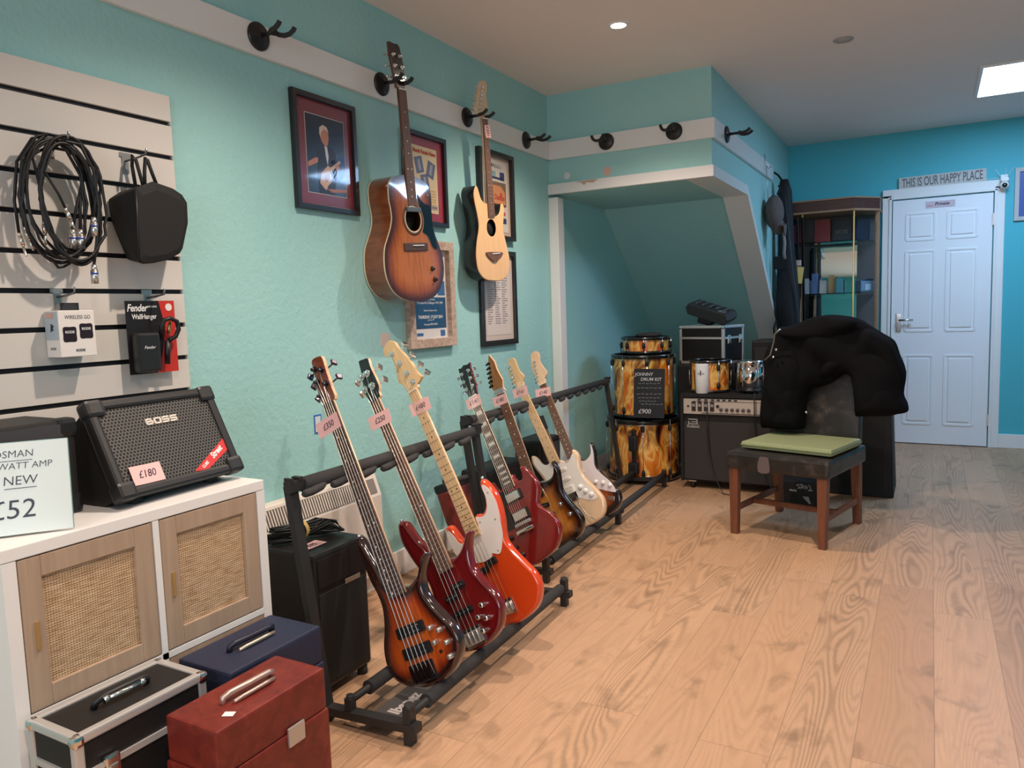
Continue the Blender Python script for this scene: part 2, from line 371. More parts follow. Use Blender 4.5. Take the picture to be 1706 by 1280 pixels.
fm.box((DW/2, -.014, 2.04), (DW+.154, .028, .07), b=.005); fm.box((DW/2, -.018, 2.003), (DW+.07, .036, .022), b=.004)
fm.build('door_frame', M_TRIM, door)
MB().box((DW/2, -.003, .004), (DW, .012, .012)).build('threshold_gap', GLOSSBLACK, door)
h = MB(); h.box((.055, -.029, 1.0), (.038, .01, .15), b=.003); h.cyl((.055, -.03, 1.02), (.055, -.07, 1.02), .009); h.cyl((.055, -.068, 1.02), (.16, -.068, 1.02), .009)
h.build('door_handle', CHROME, door)
for z in (.22, 1.78): MB().box((DW+.003, -.026, z), (.012, .02, .09)).build('hinge', NICKEL, door)
ps = MB().box((.335, -.0265, 1.93), (.20, .003, .05)).build('private_plate', mat('plate_pinkgrey', (.62, .50, .55), .2), door)
text('Private', .036, MF(.345, 1.931, -.0282), INK, ps, 'plate_text', shear=.25, bold=.0008)
decal('plate_mark', MF(.262, 1.921, -.0282), rect(.04, .004), mat('red_mark', (.55, .1, .12), .5), ps)
# happy place sign
t = thing('wooden_sign', 'long pale wooden sign reading THIS IS OUR HAPPY PLACE resting above the door', 'sign', (2.18, YF-.013, 2.118), (0, radians(-1.0), 0))
MB().box((0, 0, 0), (.60, .024, .098), b=.004).build('board', grain('pale_sign_wood', (.52, .50, .46), (.62, .60, .56), .7, 40, (.06, 1, 1)), t)
text('THIS IS OUR HAPPY PLACE', .098, basis((0, -.0122, 0), (1, 0, 0), (0, 0, 1)), mat('sign_grey', (.14, .14, .15), .7), t, sx=.475, bold=.0014)
# camera beside the sign
t = thing('security_camera', 'small white security camera with thin aerials beside the door sign', 'camera', (2.595, YF-.06, 2.03))
MB().box((0, .045, .05), (.05, .03, .06), b=.006).box((0, 0, .035), (.055, .07, .03), b=.008).build('bracket', WHITEP, t)
MB().ball((0, -.01, -.005), .032).build('camera_head', WHITEP, t)
MB().lathe([(.0, .0), (.015, .0), (.017, .006), (.018, .012)], (0, -.046, -.008), (0, 1, 0), 20).build('lens', GLOSSBLACK, t)
for a in (-.5, .1, .5): MB().tube([(a*.05, .03, .07), (a*.12, .03, .125)], .0014, 6).build('aerial', WHITEP, t)
MB().tube([(-.02, .05, .05), (-.06, .055, .06), (-.09, .057, .055), (-.12, .058, .06)], .002, 6).build('lead', WHITEP, t)
# picture at the frame edge
def picture(name, label, P0, w, h, bw, depth, mframe, mats_fn, face=ML, cat='picture', group=None):
    """P0: centre on the wall; frame bars mitred, mat board and print are parts"""
    t = thing(name, label, cat, mw=face(*P0), group=group)
    fm = MB()
    o = [(-w/2, -h/2), (w/2, -h/2), (w/2, h/2), (-w/2, h/2)]; i = [(x-math.copysign(bw, x), y-math.copysign(bw, y)) for x, y in o]
    for k in range(4):
        a, b, c, d = o[k], o[(k+1) % 4], i[(k+1) % 4], i[k]
        fm.prism([a, b, c, d], 0.0005, depth)
    fm.build('frame', mframe, t, bevel=.002)
    mats_fn(t, w-2*bw, h-2*bw, depth)
    return t
# ------------------------------------------------------------------ framed pictures on the left wall
BLKFRAME = mat('black_picture_frame', (.014, .013, .013), .3, coat=.3)
M_GLASS = None
def paint(mb, M, poly, z, mi): mb.prism(ccw(poly), z, z+.0005, mi, R=lambda a, b, c: M @ Vector((a, b, c)))
I4 = Matrix.Identity(4)
def f1(t, w, h, d):
    MB().box((0, 0, .004), (w+.004, h+.004, .005)).build('mat_board', mat('burgundy_mat', (.20, .035, .045), .25, coat=.6), t)
    mb = MB(); cx, cy, pw, ph = .004, -.003, .222, .305
    cols = [mat('print_cream_edge', (.62, .55, .5), .3, coat=.6), mat('print_navy', (.006, .018, .038), .22, coat=.7), mat('print_skin', (.55, .22, .12), .3, coat=.6), mat('print_pale_hair', (.72, .56, .45), .3, coat=.6),
            mat('print_jacket', (.016, .012, .02), .3, coat=.6), mat('print_shirt', (.7, .7, .72), .3, coat=.6), mat('print_guitar', (.68, .42, .25), .3, coat=.6), mat('print_guitar_dark', (.42, .16, .09), .3, coat=.6), mat('print_blue', (.03, .07, .22), .3, coat=.6)]
    Q = lambda pts: [(cx+(a-50)/100*pw, cy+(50-b)/100*ph) for a, b in pts]
    def P(pts, z, mi): paint(mb, I4, Q(pts), z, mi)
    P([(0, 0), (100, 0), (100, 100), (0, 100)], .0066, 0); P([(1.2, .9), (98.8, .9), (98.8, 99.1), (1.2, 99.1)], .0072, 1)
    P([(28, 46), (36, 40), (48, 38), (64, 38), (74, 44), (76, 62), (72, 80), (66, 99), (28, 99), (26, 70)], .0078, 4)
    P([(60, 55), (98, 45), (98, 70), (80, 80), (66, 78)], .0078, 8)
    P([(46, 37), (52, 36), (55, 50), (52, 62), (48, 50)], .0084, 5)
    P([(34, 22), (38, 15), (48, 13), (56, 17), (58, 26), (55, 35), (50, 38), (44, 36), (38, 31)], .0084, 2)
    P([(34, 23), (35, 15), (44, 11), (54, 13), (58, 20), (52, 17), (44, 17), (38, 22), (37, 27)], .0088, 3)
    P([(2, 62), (20, 55), (28, 54), (27, 60), (15, 64), (3, 68)], .0084, 2)
    P([(34, 74), (42, 68), (52, 62), (60, 64), (58, 70), (62, 76), (60, 82), (50, 88), (46, 94), (40, 92), (30, 86), (32, 80)], .0084, 6)
    P([(42, 76), (54, 72), (56, 78), (46, 84)], .0088, 7); P([(54, 66), (84, 52), (86, 55), (58, 70)], .0088, 6)
    P([(70, 60), (80, 56), (82, 64), (74, 66)], .0092, 2)
    P([(48, 92), (98, 89), (98, 93), (60, 96)], .0084, 7)
    mb.build('print', cols, t)
picture('framed_photo', 'black framed photo of a white-haired guitarist in burgundy mat, beside the sunburst acoustic', (2.333, 1.838, 0), .357, .445, .022, .022, BLKFRAME, f1)
def f2(t, w, h, d):
    MB().box((0, 0, .004), (w+.004, h+.004, .005)).build('mat_board', mat('red_mat', (.30, .025, .035), .3, coat=.5), t)
    mb = MB(); cols = [mat('print_cream', (.66, .50, .27), .3, coat=.5), mat('print_slate', (.10, .10, .17), .3, coat=.5), mat('print_grey', (.3, .28, .3), .3), mat('print_ochre', (.52, .33, .12), .4), INK]
    mb.box((0, 0, .0072), (.205, .305, .0012)); R = lambda a: Matrix.Rotation(a, 4, 'Z')
    for x, y, a, q in ((-.045, .065, .25, 1), (.048, .052, -.3, 1), (-.002, -.012, .2, 1)):
        M = Matrix.Translation((x, y, 0)) @ R(a); paint(mb, M, rect(.062, .076), .008, 1); paint(mb, M, rect(.02, .05), .0086, 2)
    for k in range(7): paint(mb, I4, [(.02+.012*(k % 3), -.05-k*.013), (.085, -.05-k*.013), (.085, -.044-k*.013), (.02+.012*(k % 3), -.044-k*.013)], .008, 3)
    paint(mb, Matrix.Translation((.02, -.125, 0)), rect(.15, .02), .008, 2)
    p = mb.build('print', cols, t)
    text('North Parade News', .027, Matrix.Translation((0, .128, .009)), REDINK, p, bold=.0006, sx=.82)
picture('framed_clipping', 'black framed newspaper clipping in red mat behind the sunburst acoustic guitar', (3.01, 1.832, 0), .345, .43, .022, .022, BLKFRAME, f2)
def f3(t, w, h, d):
    MB().box((0, 0, .004), (w+.004, h+.004, .005)).build('mat_board', mat('beige_mat', (.55, .42, .33), .4, coat=.3), t)
    mb = MB(); cols = [mat('print_white', (.62, .57, .5), .4), mat('print_navyblue', (.04, .05, .13), .4), mat('print_brown', (.20, .12, .08), .4), mat('print_orange', (.60, .24, .10), .4), mat('print_red', (.5, .06, .05), .4), mat('print_teal', (.25, .38, .42), .4)]
    mb.box((.012, 0, .0072), (.25, .385, .0012)); P = lambda x, y, w_, h_, c: paint(mb, Matrix.Translation((x, y, 0)), rect(w_, h_), .008, c)
    P(-.02, .165, .17, .018, 1); P(.08, .115, .05, .045, 1); P(.02, .10, .12, .012, 1); P(-.04, .12, .1, .03, 5)
    P(.02, .015, .20, .13, 2); paint(mb, Matrix.Translation((.02, .01, 0)), [(-.09, -.05), (.09, -.05), (.085, .02), (.04, .05), (-.04, .05), (-.088, .015)], .0086, 3)
    paint(mb, Matrix.Translation((.06, .01, 0)), ring(.014), .0092, 4); P(.02, -.045, .18, .016, 2)
    P(.09, -.13, .05, .03, 1); P(.06, -.09, .09, .02, 4); P(-.04, -.12, .09, .07, 5)
    p = mb.build('print', cols, t)
    text('Duncan', .040, Matrix.Translation((.045, -.005, .0096)), mat('duncan_red', (.42, .05, .04), .5), p, bold=.001, sx=.9, depth=.0003); text('LIVING', .030, Matrix.Translation((.03, .166, .009)), mat('print_white', (.62, .57, .5)), p, sx=1.2, bold=.001, depth=.0003)
picture('framed_poster', 'black framed poster with orange picture behind the natural cutaway guitar', (3.674, 1.833, 0), .375, .477, .024, .03, BLKFRAME, f3)
WOODFRAME = grain('weathered_wood', (.36, .25, .19), (.55, .42, .34), .8, 50, (1, 1, .3), bump=.3)
def f4(t, w, h, d):
    MB().box((0, 0, .004), (w+.004, h+.004, .005)).build('mat_board', mat('poster_paper', (.74, .70, .67), .35, coat=.4), t)
    mb = MB(); cols = [mat('poster_navy', (.022, .075, .16), .35, coat=.4), mat('poster_blue', (.05, .14, .32), .35, coat=.4), mat('poster_pink', (.62, .45, .42), .4), INK]
    P = lambda x, y, w_, h_, c: paint(mb, Matrix.Translation((x, y, 0)), rect(w_, h_), .007, c)
    P(0, -.09, .266, .15, 0); P(.10, .03, .06, .07, 1); P(-.05, .03, .16, .07, 2); P(.09, .10, .04, .03, 3); P(.11, .175, .03, .03, 3); P(-.09, -.192, .05, .014, 1); P(.10, -.19, .04, .03, 1)
    p = mb.build('print', cols, t); w8 = WHITEINK
    for s, sz, y, b in (('Live at the House', .013, -.025, 0), ('37 London Rd, Teddington TW11 8PH', .015, -.042, 0), ('Tickets £5 advance online', .012, -.078, 0), ('THURSDAY, 17 JULY 2014', .020, -.110, .0004), ('doors open 7.30', .009, -.124, 0), ('Featuring OPEN BAND', .013, -.145, 0)):
        text(s, sz, Matrix.Translation((0, y, .0078)), w8, p, bold=b, depth=.0002, sx=.9)
picture('framed_gig_poster', 'weathered wooden frame with a navy gig poster under the sunburst acoustic', (3.007, 1.291, 0), .385, .512, .043, .03, WOODFRAME, f4)
def f5(t, w, h, d):
    MB().box((0, 0, .004), (w+.004, h+.004, .005)).build('mat_board', mat('cream_mat', (.64, .53, .46), .4, coat=.3), t)
    mb = MB(); rnd = random.Random(3); mb.box((0, 0, .0072), (.27, .41, .0012), 0)
    for cidx in range(3):
        for k in range(26):
            x = -.118+cidx*.08; y = .17-k*.0125; w_ = rnd.uniform(.03, .066)
            paint(mb, I4, [(x, y), (x+w_, y), (x+w_, y+.005), (x, y+.005)], .008, 1)
    mb.build('print', [mat('list_paper', (.66, .58, .54), .4), mat('list_grey_text', (.30, .27, .27), .5)], t)
picture('framed_list', 'black framed list of names in three columns below the natural cutaway guitar', (3.667, 1.272, 0), .396, .527, .030, .022, BLKFRAME, f5)
def f6(t, w, h, d):
    MB().box((0, 0, .004), (w+.004, h+.004, .005)).build('print', mat('print_deep_blue', (.05, .10, .35), .3), t)
picture('framed_print', 'grey framed blue print on the far wall beside the white door', (2.815, 1.953, YF), .30, .395, .03, .02, mat('grey_frame', (.50, .48, .46), .5), f6, face=lambda x, z, y: MF(x, z, y))
# ------------------------------------------------------------------ guitar hangers on the rail
def hanger(M, name='guitar_hanger', label='', group='guitar hangers on the white rail'):
    t = thing(name, label, 'hook', mw=M, group=group)
    MB().lathe([(.049, 0), (.049, .005), (.043, .011), (.030, .012), (.026, .016), (.014, .018), (.011, .024)], n=36).build('base_plate', mat('bronzed_black', (.016, .012, .011), .35), t)
    MB().cyl((0, 0, .018), (0, 0, .075), .0075).ball((0, 0, .078), .013).build('stem', BLACK, t)
    for s in (-1, 1):
        MB().tube([(s*.004, 0, .076), (s*.020, -.005, .082), (s*.031, -.007, .096), (s*.034, -.005, .118), (s*.035, .004, .136), (s*.035, .013, .143)], .0085, 10).build('prong', RUBBER, t)
    return t
for y, l in ((2.006, 'empty guitar hanger on the rail above the framed photo of a guitarist'), (2.693, 'guitar hanger holding the sunburst acoustic guitar'), (3.385, 'guitar hanger holding the natural cutaway guitar'), (4.035, 'empty guitar hanger on the rail just before the room corner')):
    hanger(ML(y, 2.196, .02), label=l)
hanger(MF(.401, 2.192, YB-.02), label='empty guitar hanger above the alcove, nearer the room corner'); hanger(MF(.817, 2.194, YB-.02), label='empty guitar hanger above the alcove, nearer the outer edge')
hanger(ML(4.633, 2.196, XB+.02), label='empty guitar hanger on the bulkhead side facing the door')
# ------------------------------------------------------------------ slatwall and what hangs on it
SLW = mat('slatwall_melamine', (.66, .625, .575), .45)
t = thing('slatwall', 'cream slatwall board with dark grooves fixed to the wall above the amplifiers', 'display panel', (0, 0, 0))
ya, yb = .15, 1.622; zt = 1.9036; gz = [1.818-.105*k for k in range(11)]
mb = MB(); tops = [zt]+[z-.007 for z in gz]; bots = [z+.007 for z in gz]+[gz[-1]-.105]
for a, b in zip(tops, bots): mb.box((.012, (ya+yb)/2, (a+b)/2), (.016, yb-ya, a-b), b=.001)
mb.box((.003, (ya+yb)/2, (tops[0]+bots[-1])/2), (.004, yb-ya, tops[0]-bots[-1]))
mb.build('slat_board', SLW, t)
for z in gz: MB().box((.0075, (ya+yb)/2, z), (.005, yb-ya-.004, .0138), 0).box((.0125, yb-.003, z), (.013, .004, .0136), 1).build('groove', [mat('groove_shadow_black', (.008, .008, .012), .5), ALU], t)  # black insert strip lines each groove, with an aluminium end cap
def slat_hook(y, z, L, label):
    t = thing('slatwall_hook', label, 'hook', (.02, y, z))
    MB().box((.002, 0, .006), (.004, .034, .012)).box((.003, 0, -.022), (.003, .020, .05)).build('back_clip', NICKEL, t)
    MB().tube([(.004, 0, -.012), (L*.5, 0, -.010), (L, 0, -.004), (L+.004, 0, .012)], .0032, 8).build('arm', mat('dark_chrome', (.25, .25, .27), .3, 1), t)
slat_hook(1.232, 1.698, .09, 'slatwall hook carrying the coiled black cables')
slat_hook(1.452, 1.690, .10, 'slatwall hook carrying the black fabric pouch')
slat_hook(1.215, 1.288, .085, 'slatwall hook carrying the white wireless microphone box')
slat_hook(1.488, 1.286, .085, 'slatwall hook carrying the carded wall hanger')
CABLE = mat('black_cable', (.012, .012, .013), .45)
def jack(t, p, d, L=.06):
    p = Vector(p); d = Vector(d).normalized()
    return MB().cyl(p, p+d*L*.16, .0035, .0052, 12).cyl(p+d*L*.16, p+d*L*.55, .0056, n=14).cyl(p+d*L*.55, p+d*L*.6, .0045, n=12).cyl(p+d*L*.6, p+d*L*.97, .0031, n=10).cyl(p+d*L*.97, p+d*L*1.05, .0031, .0012, 10).build('jack_plug', mat('bright_nickel', (.8, .77, .7), .22, 1), t)
def xlr(t, p, d, L=.052):
    p = Vector(p); d = Vector(d).normalized()
    o = MB().cyl(p, p+d*L*.3, .006, .0085, 14, 0).cyl(p+d*L*.3, p+d*L, .0095, n=16, mi=0).cyl(p+d*L*.42, p+d*L*.52, .0098, n=16, mi=1).build('xlr_plug', [mat('pale_satin_metal', (.72, .70, .68), .3, .9), mat('blue_ring', (.03, .08, .35), .4)], t)
    return o
def coil(cy, z0, z1, ry, turns, x, seed, head, tail):
    rn = random.Random(seed); pts = []; n = 40*turns
    for i in range(n):
        a = 2*pi*i/40+pi/2; k = i/n; yy = cy+(ry+rn.uniform(-.004, .004)+.010*sin(k*9+seed))*cos(a); zz = (z0+z1)/2+((z1-z0)/2+.008*sin(k*7+seed)-.012*k*seed % .02)*sin(a)
        pts.append(Vector((x+.008*sin(a*.5+seed)+.006*k, yy+.014*sin(a)*(seed % 3-1)*.5+.012*sin(k*6.28*1.3+seed)*sin(a), zz)))
    return [Vector(p) for p in head]+pts[2:]+[Vector(p) for p in tail]
for i, (args, r, plugs, lab) in enumerate((
    ((1.217, 1.372, 1.700, .094, 3,   .072, 1, [(.066, 1.108, 1.44), (.066, 1.104, 1.52), (.068, 1.118, 1.62), (.070, 1.16, 1.685)], [(.082, 1.15, 1.64), (.086, 1.162, 1.55), (.088, 1.161, 1.472)]), .0040, [('j', (.088, 1.161, 1.472), (0, 0, -1)), ('j', (.066, 1.108, 1.44), (.1, .15, -1))], 'black jack cable coil on the slatwall, its plug hanging inside the loops'),
    ((1.205, 1.360, 1.702, .086, 3, .085, 2, [(.075, 1.118, 1.455), (.076, 1.112, 1.53), (.08, 1.125, 1.63), (.084, 1.165, 1.69)], [(.095, 1.17, 1.60), (.098, 1.20, 1.545), (.10, 1.213, 1.51)]), .0036, [('j', (.10, 1.213, 1.51), (0, .4, -1)), ('j', (.075, 1.118, 1.455), (.05, .25, -1))], 'thin black jack cable coil on the slatwall, its plug angled across the middle'),
    ((1.235, 1.355, 1.698, .082, 3, .098, 3, [(.104, 1.277, 1.362), (.104, 1.290, 1.42), (.104, 1.305, 1.52), (.102, 1.30, 1.62), (.10, 1.27, 1.685)], [(.10, 1.31, 1.62), (.10, 1.30, 1.54), (.10, 1.291, 1.492)]), .0042, [('x', (.10, 1.291, 1.492), (0, -.05, -1)), ('x', (.104, 1.277, 1.362), (0, -.02, -1))], 'black microphone cable coil on the slatwall, its silver plugs at the outer edge'),
    ((1.248, 1.385, 1.690, .078, 2, .060, 4, [(.072, 1.245, 1.458), (.072, 1.262, 1.52), (.068, 1.29, 1.60), (.062, 1.28, 1.67)], [(.07, 1.285, 1.60), (.075, 1.27, 1.52), (.08, 1.262, 1.458)]), .0044, [('x', (.08, 1.262, 1.458), (0, -.03, -1)), ('x', (.072, 1.245, 1.458), (0, -.03, -1))], 'black microphone cable coil on the slatwall, its twin silver plugs side by side'))):
    t = thing('coiled_cable', lab, 'cable', (0, 0, 0), group='coiled cables on the slatwall')
    MB().tube(coil(*args), r, 8).build('cable', CABLE, t)
    for k, p, d in plugs: (jack if k == 'j' else xlr)(t, p, d)
# black wedge-shaped pouch
POUCH = speckle('black_nylon', (.006, .006, .006), (.013, .012, .011), .75, 500, .3)
t = thing('fabric_pouch', 'black wedge-shaped fabric pouch hanging by its handles on the slatwall', 'pouch', (0, 0, 0))
mb = MB(); front = [(1.414, 1.585), (1.440, 1.598), (1.471, 1.612), (1.536, 1.600), (1.568, 1.585), (1.584, 1.562), (1.582, 1.50), (1.556, 1.420), (1.545, 1.405), (1.505, 1.384), (1.454, 1.372), (1.420, 1.368), (1.402, 1.376), (1.402, 1.45)]
back = [(1.386, 1.558), (1.42, 1.582), (1.475, 1.598), (1.52, 1.59), (1.545, 1.575), (1.55, 1.55), (1.55, 1.50), (1.53, 1.42), (1.52, 1.405), (1.49, 1.392), (1.455, 1.386), (1.44, 1.386), (1.430, 1.390), (1.39, 1.50)]
n = len(front); vs = [Vector((.118, a, b)) for a, b in front]+[Vector((.024, a, b)) for a, b in back]
vs += [Vector((.124, sum(a for a, _ in front)/n+(a-sum(q for q, _ in front)/n)*.8, 1.48+(b-1.48)*.8)) for a, b in front]
mb.add(vs, [(i, n+i, n+(i+1) % n, (i+1) % n) for i in range(n)]+[(i, (i+1) % n, 2*n+(i+1) % n, 2*n+i) for i in range(n)]+[list(range(2*n, 3*n))]); mb.add(vs[n:2*n], [list(range(n))[::-1]])
mb.build('pouch_body', POUCH, t, bevel=.004)
MB().tube([(.115, 1.415, 1.588), (.119, 1.408, 1.48), (.118, 1.405, 1.372)], .0035, 6).build('piping', BLACK, t)
for pts in ([(.064, 1.452, 1.585), (.063, 1.449, 1.62), (.060, 1.447, 1.66), (.058, 1.452, 1.690), (.058, 1.462, 1.680), (.060, 1.475, 1.62), (.062, 1.478, 1.598)], [(.104, 1.452, 1.595), (.104, 1.455, 1.64), (.100, 1.464, 1.680), (.100, 1.470, 1.676), (.102, 1.480, 1.64), (.106, 1.492, 1.600)]):
    MB().tube(pts, .0052, 8).build('handle', POUCH, t)
# white product box
t = thing('product_box', 'small white wireless microphone box hanging on the slatwall', 'box', (0, 0, 0))
WB = mat('white_card', (.80, .76, .71), .45); M = basis((.088, 1.225, 1.175), (0, 1, 0), (0, 0, 1))
MB().box((.056, 1.225, 1.175), (.064, .100, .126), b=.002).build('carton', WB, t)
MB().box((.060, 1.225, 1.247), (.004, .05, .024)).build('hang_tab', mat('dark_tab', (.03, .03, .035), .5), t)
text('WIRELESS GO', .0145, M @ Matrix.Translation((.003, .044, .0003)), INK, t, depth=.0002, sx=.8)
pm = MB()
for x, y in ((-.022, -.002), (.024, .006)): pm.prism(ccw(spline([(x*1000-17, y*1000-19), (x*1000, y*1000-20), (x*1000+17, y*1000-19), (x*1000+18, y*1000), (x*1000+17, y*1000+19), (x*1000, y*1000+20), (x*1000-17, y*1000+19), (x*1000-18, y*1000)], 3)), .0002, .0008, R=lambda a, b, c: M @ Vector((a, b, c)))
pm.build('printed_transmitters', mat('print_black_purple', (.02, .012, .018), .4), t)
for x, y, m_ in ((-.022, .004, WHITEINK), (.024, .012, WHITEINK), (.004, -.046, INK)): text('RODE', .0095, M @ Matrix.Translation((x, y, .0011)), m_, t, depth=.0001, bold=.0002)
MS = basis((.056, 1.1748, 1.175), (1, 0, 0), (0, 0, 1)); decal('side_photo', MS @ Matrix.Translation((0, .022, 0)), rect(.06, .076), mat('side_blue_grey', (.42, .50, .55), .45), t)
decal('side_mark', MS @ Matrix.Translation((.003, .016, .001)), [(-.008, -.010), (.006, -.006), (.003, 0), (.008, .006), (-.004, .012), (-.006, .002)], INK, t); decal('side_tint', MS @ Matrix.Translation((-.006, .05, .001)), rect(.034, .014), mat('side_pink', (.62, .36, .30), .5), t)
text('RODE', .0095, MS @ Matrix.Translation((0, -.04, .0005)), INK, t, depth=.0001)
# carded wall hanger
t = thing('carded_wall_hanger', 'black and red blister card with a guitar wall hanger on the slatwall', 'package', (0, 0, 0))
M = basis((.048, 1.4785, 1.154), (0, 1, 0), (0, 0, 1)); W2, H2 = .165, .220
cm = MB(); P = lambda poly, z, mi, th=.001: cm.prism(ccw(poly), z, z+th, mi, R=lambda a, b, c: M @ Vector((a, b, c)))
P(rect(W2, H2), -.001, 0, .001); P([(.028, H2/2), (W2/2, H2/2), (W2/2, -H2/2), (.010, -H2/2), (.03, -.05), (.046, .03)], .0002, 1, .0006)
cm.build('backing_card', [mat('card_black', (.016, .013, .013), .35), mat('card_red', (.55, .035, .025), .4)], t)
text('Fender', .030, M @ Matrix.Translation((-.045, .088, .0006)), WHITEINK, t, shear=.3, sx=.78, bold=.0006, depth=.0002)
text('WallHanger', .021, M @ Matrix.Translation((-.022, .062, .0006)), WHITEINK, t, sx=.80, bold=.0003, depth=.0002)
text('GENUINE', .008, M @ Matrix.Translation((.005, .092, .0006)), WHITEINK, t, depth=.0002)
decal('round_sticker', M @ Matrix.Translation((.062, .090, .001)), ring(.0115), mat('sticker_white', (.8, .74, .68), .5), t)
bl = MB(); bl.box((-.036, -.045, .018), (.075, .118, .034), b=.008); bl.build('hanger_block', mat('dark_satin', (.022, .022, .022), .3), t).matrix_world = M
hg = MB(); hg.tube([(.015, .0, .02), (.012, .03, .03), (.02, .05, .034), (.04, .055, .036), (.062, .045, .036), (.068, .02, .034), (.058, -.002, .03), (.036, -.012, .026)], .007, 10); hg.cyl((.036, -.012, .02), (.03, -.085, .02), .009, .008); hg.build('hanger_fork', BLACK, t).matrix_world = M
MB().tube([(.04, .008, .022), (.048, .045, .022)], .005, 8).build('screw_pack', GOLD, t).matrix_world = M
text('Fender', .013, M @ Matrix.Translation((-.036, -.03, .0355)), WHITEINK, t, shear=.3, depth=.0002); 
# ------------------------------------------------------------------ cabinet
CABW = mat('white_foil', (.78, .76, .73), .4); OAKV = grain('pale_oak_veneer', (.365, .255, .175), (.42, .305, .215), .5, 45, (1, 1, .06))
RAT = mat('rattan_weave', (.6, .4, .2), .65); g = NG(RAT); cx_, cy_, cz_ = g.xyz(g.coord()); nn = g.noise(g.coord(), 14, 3); nf = g.noise(g.map(g.coord(), (1, .12, 1)), 220, 2)
wy = g.math('SINE', g.math('ADD', g.math('MULTIPLY', cy_, 2*pi/.0062), g.math('MULTIPLY', nn, 4))); wz = g.math('SINE', g.math('ADD', g.math('MULTIPLY', cz_, 2*pi/.0056), g.math('MULTIPLY', nn, 3)))
hole = g.math('MULTIPLY', g.math('GREATER_THAN', wy, .1), g.math('GREATER_THAN', wz, .25))
cc = g.ramp(nf, [(.3, (.40, .24, .125)), (.5, (.55, .37, .215)), (.75, (.68, .49, .31))]); g.color(g.mix(g.math('MULTIPLY', hole, .8), cc, (.12, .06, .03, 1))); g.bump(g.math('SUBTRACT', g.math('ADD', g.math('MULTIPLY', wy, .2), g.math('MULTIPLY', wz, .2)), hole), .5, .002)
t = thing('shelf_cabinet', 'white shelf cabinet with pale oak and rattan doors under the slatwall', 'cabinet', (0, 0, 0))
x0, x1, ya, yb, hc = .095, .482, .788, 1.482, .745; ym = (ya+yb)/2+.003; zm = .372
mb = MB(); xm, xd = (x0+x1)/2, x1-x0
mb.box((xm, (ya+yb)/2, hc-.014), (xd, yb-ya, .028), b=.002).box((xm, (ya+yb)/2, .016), (xd, yb-ya, .028), b=.002)
mb.box((xm, ya+.014, hc/2), (xd, .028, hc-.058)).box((xm, yb-.014, hc/2), (xd, .028, hc-.058)).box((xm, ym, hc/2), (xd, .016, hc-.058)).box((xm, (ya+yb)/2, zm), (xd, yb-ya-.057, .016)).box((x0+.004, (ya+yb)/2, hc/2), (.006, yb-ya-.03, hc-.04))
mb.build('carcass', CABW, t)
def cdoor(a, b, z0, z1, rattan=True):
    d = MB(); fw = .046; xc = x1-.010
    if rattan:
        d.box((xc, a+fw/2, (z0+z1)/2), (.018, fw, z1-z0), b=.002).box((xc, b-fw/2, (z0+z1)/2), (.018, fw, z1-z0), b=.002).box((xc, (a+b)/2, z0+fw/2), (.018, b-a-2*fw, fw), b=.002).box((xc, (a+b)/2, z1-fw/2), (.018, b-a-2*fw, fw), b=.002)
    else:
        for q0, q1 in ((z0, (z0+z1)/2-.002), ((z0+z1)/2+.002, z1)): d.box((xc, (a+b)/2, (q0+q1)/2), (.018, b-a, q1-q0), b=.002)
    o = d.build('door' if rattan else 'drawer', OAKV, t)
    if rattan:
        MB().box((xc-.002, (a+b)/2, (z0+z1)/2), (.006, b-a-2*fw+.004, z1-z0-2*fw+.004)).build('rattan_panel', RAT, o)
        MB().box((xc+.011, a+.026, (z0+z1)/2-.004), (.005, .007, .062), b=.001).build('pull', mat('pale_brass', (.60, .42, .17), .4, .8), o)
for a, b in ((ya+.031, ym-.011), (ym+.011, yb-.031)): cdoor(a, b, zm+.011, hc-.031)
cdoor(ym+.011, yb-.031, .034, zm-.011, False)
# ------------------------------------------------------------------ boss style busker amp
t = thing('portable_amplifier', 'black tilted portable amplifier with honeycomb grille on the white cabinet', 'amplifier', mw=basis((.352, 1.282, .886), (-.045, 1, .0), (-.44, 0, .9)))
GR = mat('honeycomb_grille', (.10, .095, .09), .45, .3); g = NG(GR); gx, gy, gz_ = g.xyz(g.coord()); a_ = .0098
def hexd(off):
    fx = g.math('MULTIPLY', g.math('SUBTRACT', g.math('FRACT', g.math('ADD', g.math('DIVIDE', gx, a_), off)), .5), a_); fy = g.math('MULTIPLY', g.math('SUBTRACT', g.math('FRACT', g.math('ADD', g.math('DIVIDE', gy, a_*1.732), off)), .5), a_*1.732)
    return g.math('SQRT', g.math('ADD', g.math('MULTIPLY', fx, fx), g.math('MULTIPLY', fy, fy)))
hd = g.math('MINIMUM', hexd(0), hexd(.5)); g.color(g.mix(g.math('LESS_THAN', hd, .0037), (.115, .108, .10, 1), (.004, .004, .004, 1))); g.bump(g.math('GREATER_THAN', hd, .0039), .6, .002)
AMP = mat('amp_shell', (.017, .0165, .0165), .38)
w, h = .385, .262
sh = MB()      # shell: local x across, y up the face, z out of the grille
for s in (-1, 1):
    sh.box((s*(w/2-.013), 0, -.004), (.026, h-.03, .032), b=.008); sh.box((0, s*(h/2-.013), -.004), (w-.03, .026, .032), b=.008)
    for q in (-1, 1): sh.box((s*(w/2-.022), q*(h/2-.02), -.004), (.050, .046, .042), b=.010)
poly = [(-h/2+.012, -.012), (h/2-.012, -.012), (h/2-.03, -.085), (.02, -.165), (-h/2+.055, -.165), (-h/2+.012, -.07)]
sh.prism(ccw(poly), -w/2+.012, w/2-.012, R=lambda a, b, z: Vector((z, a, b)))
sh.build('shell', AMP, t)
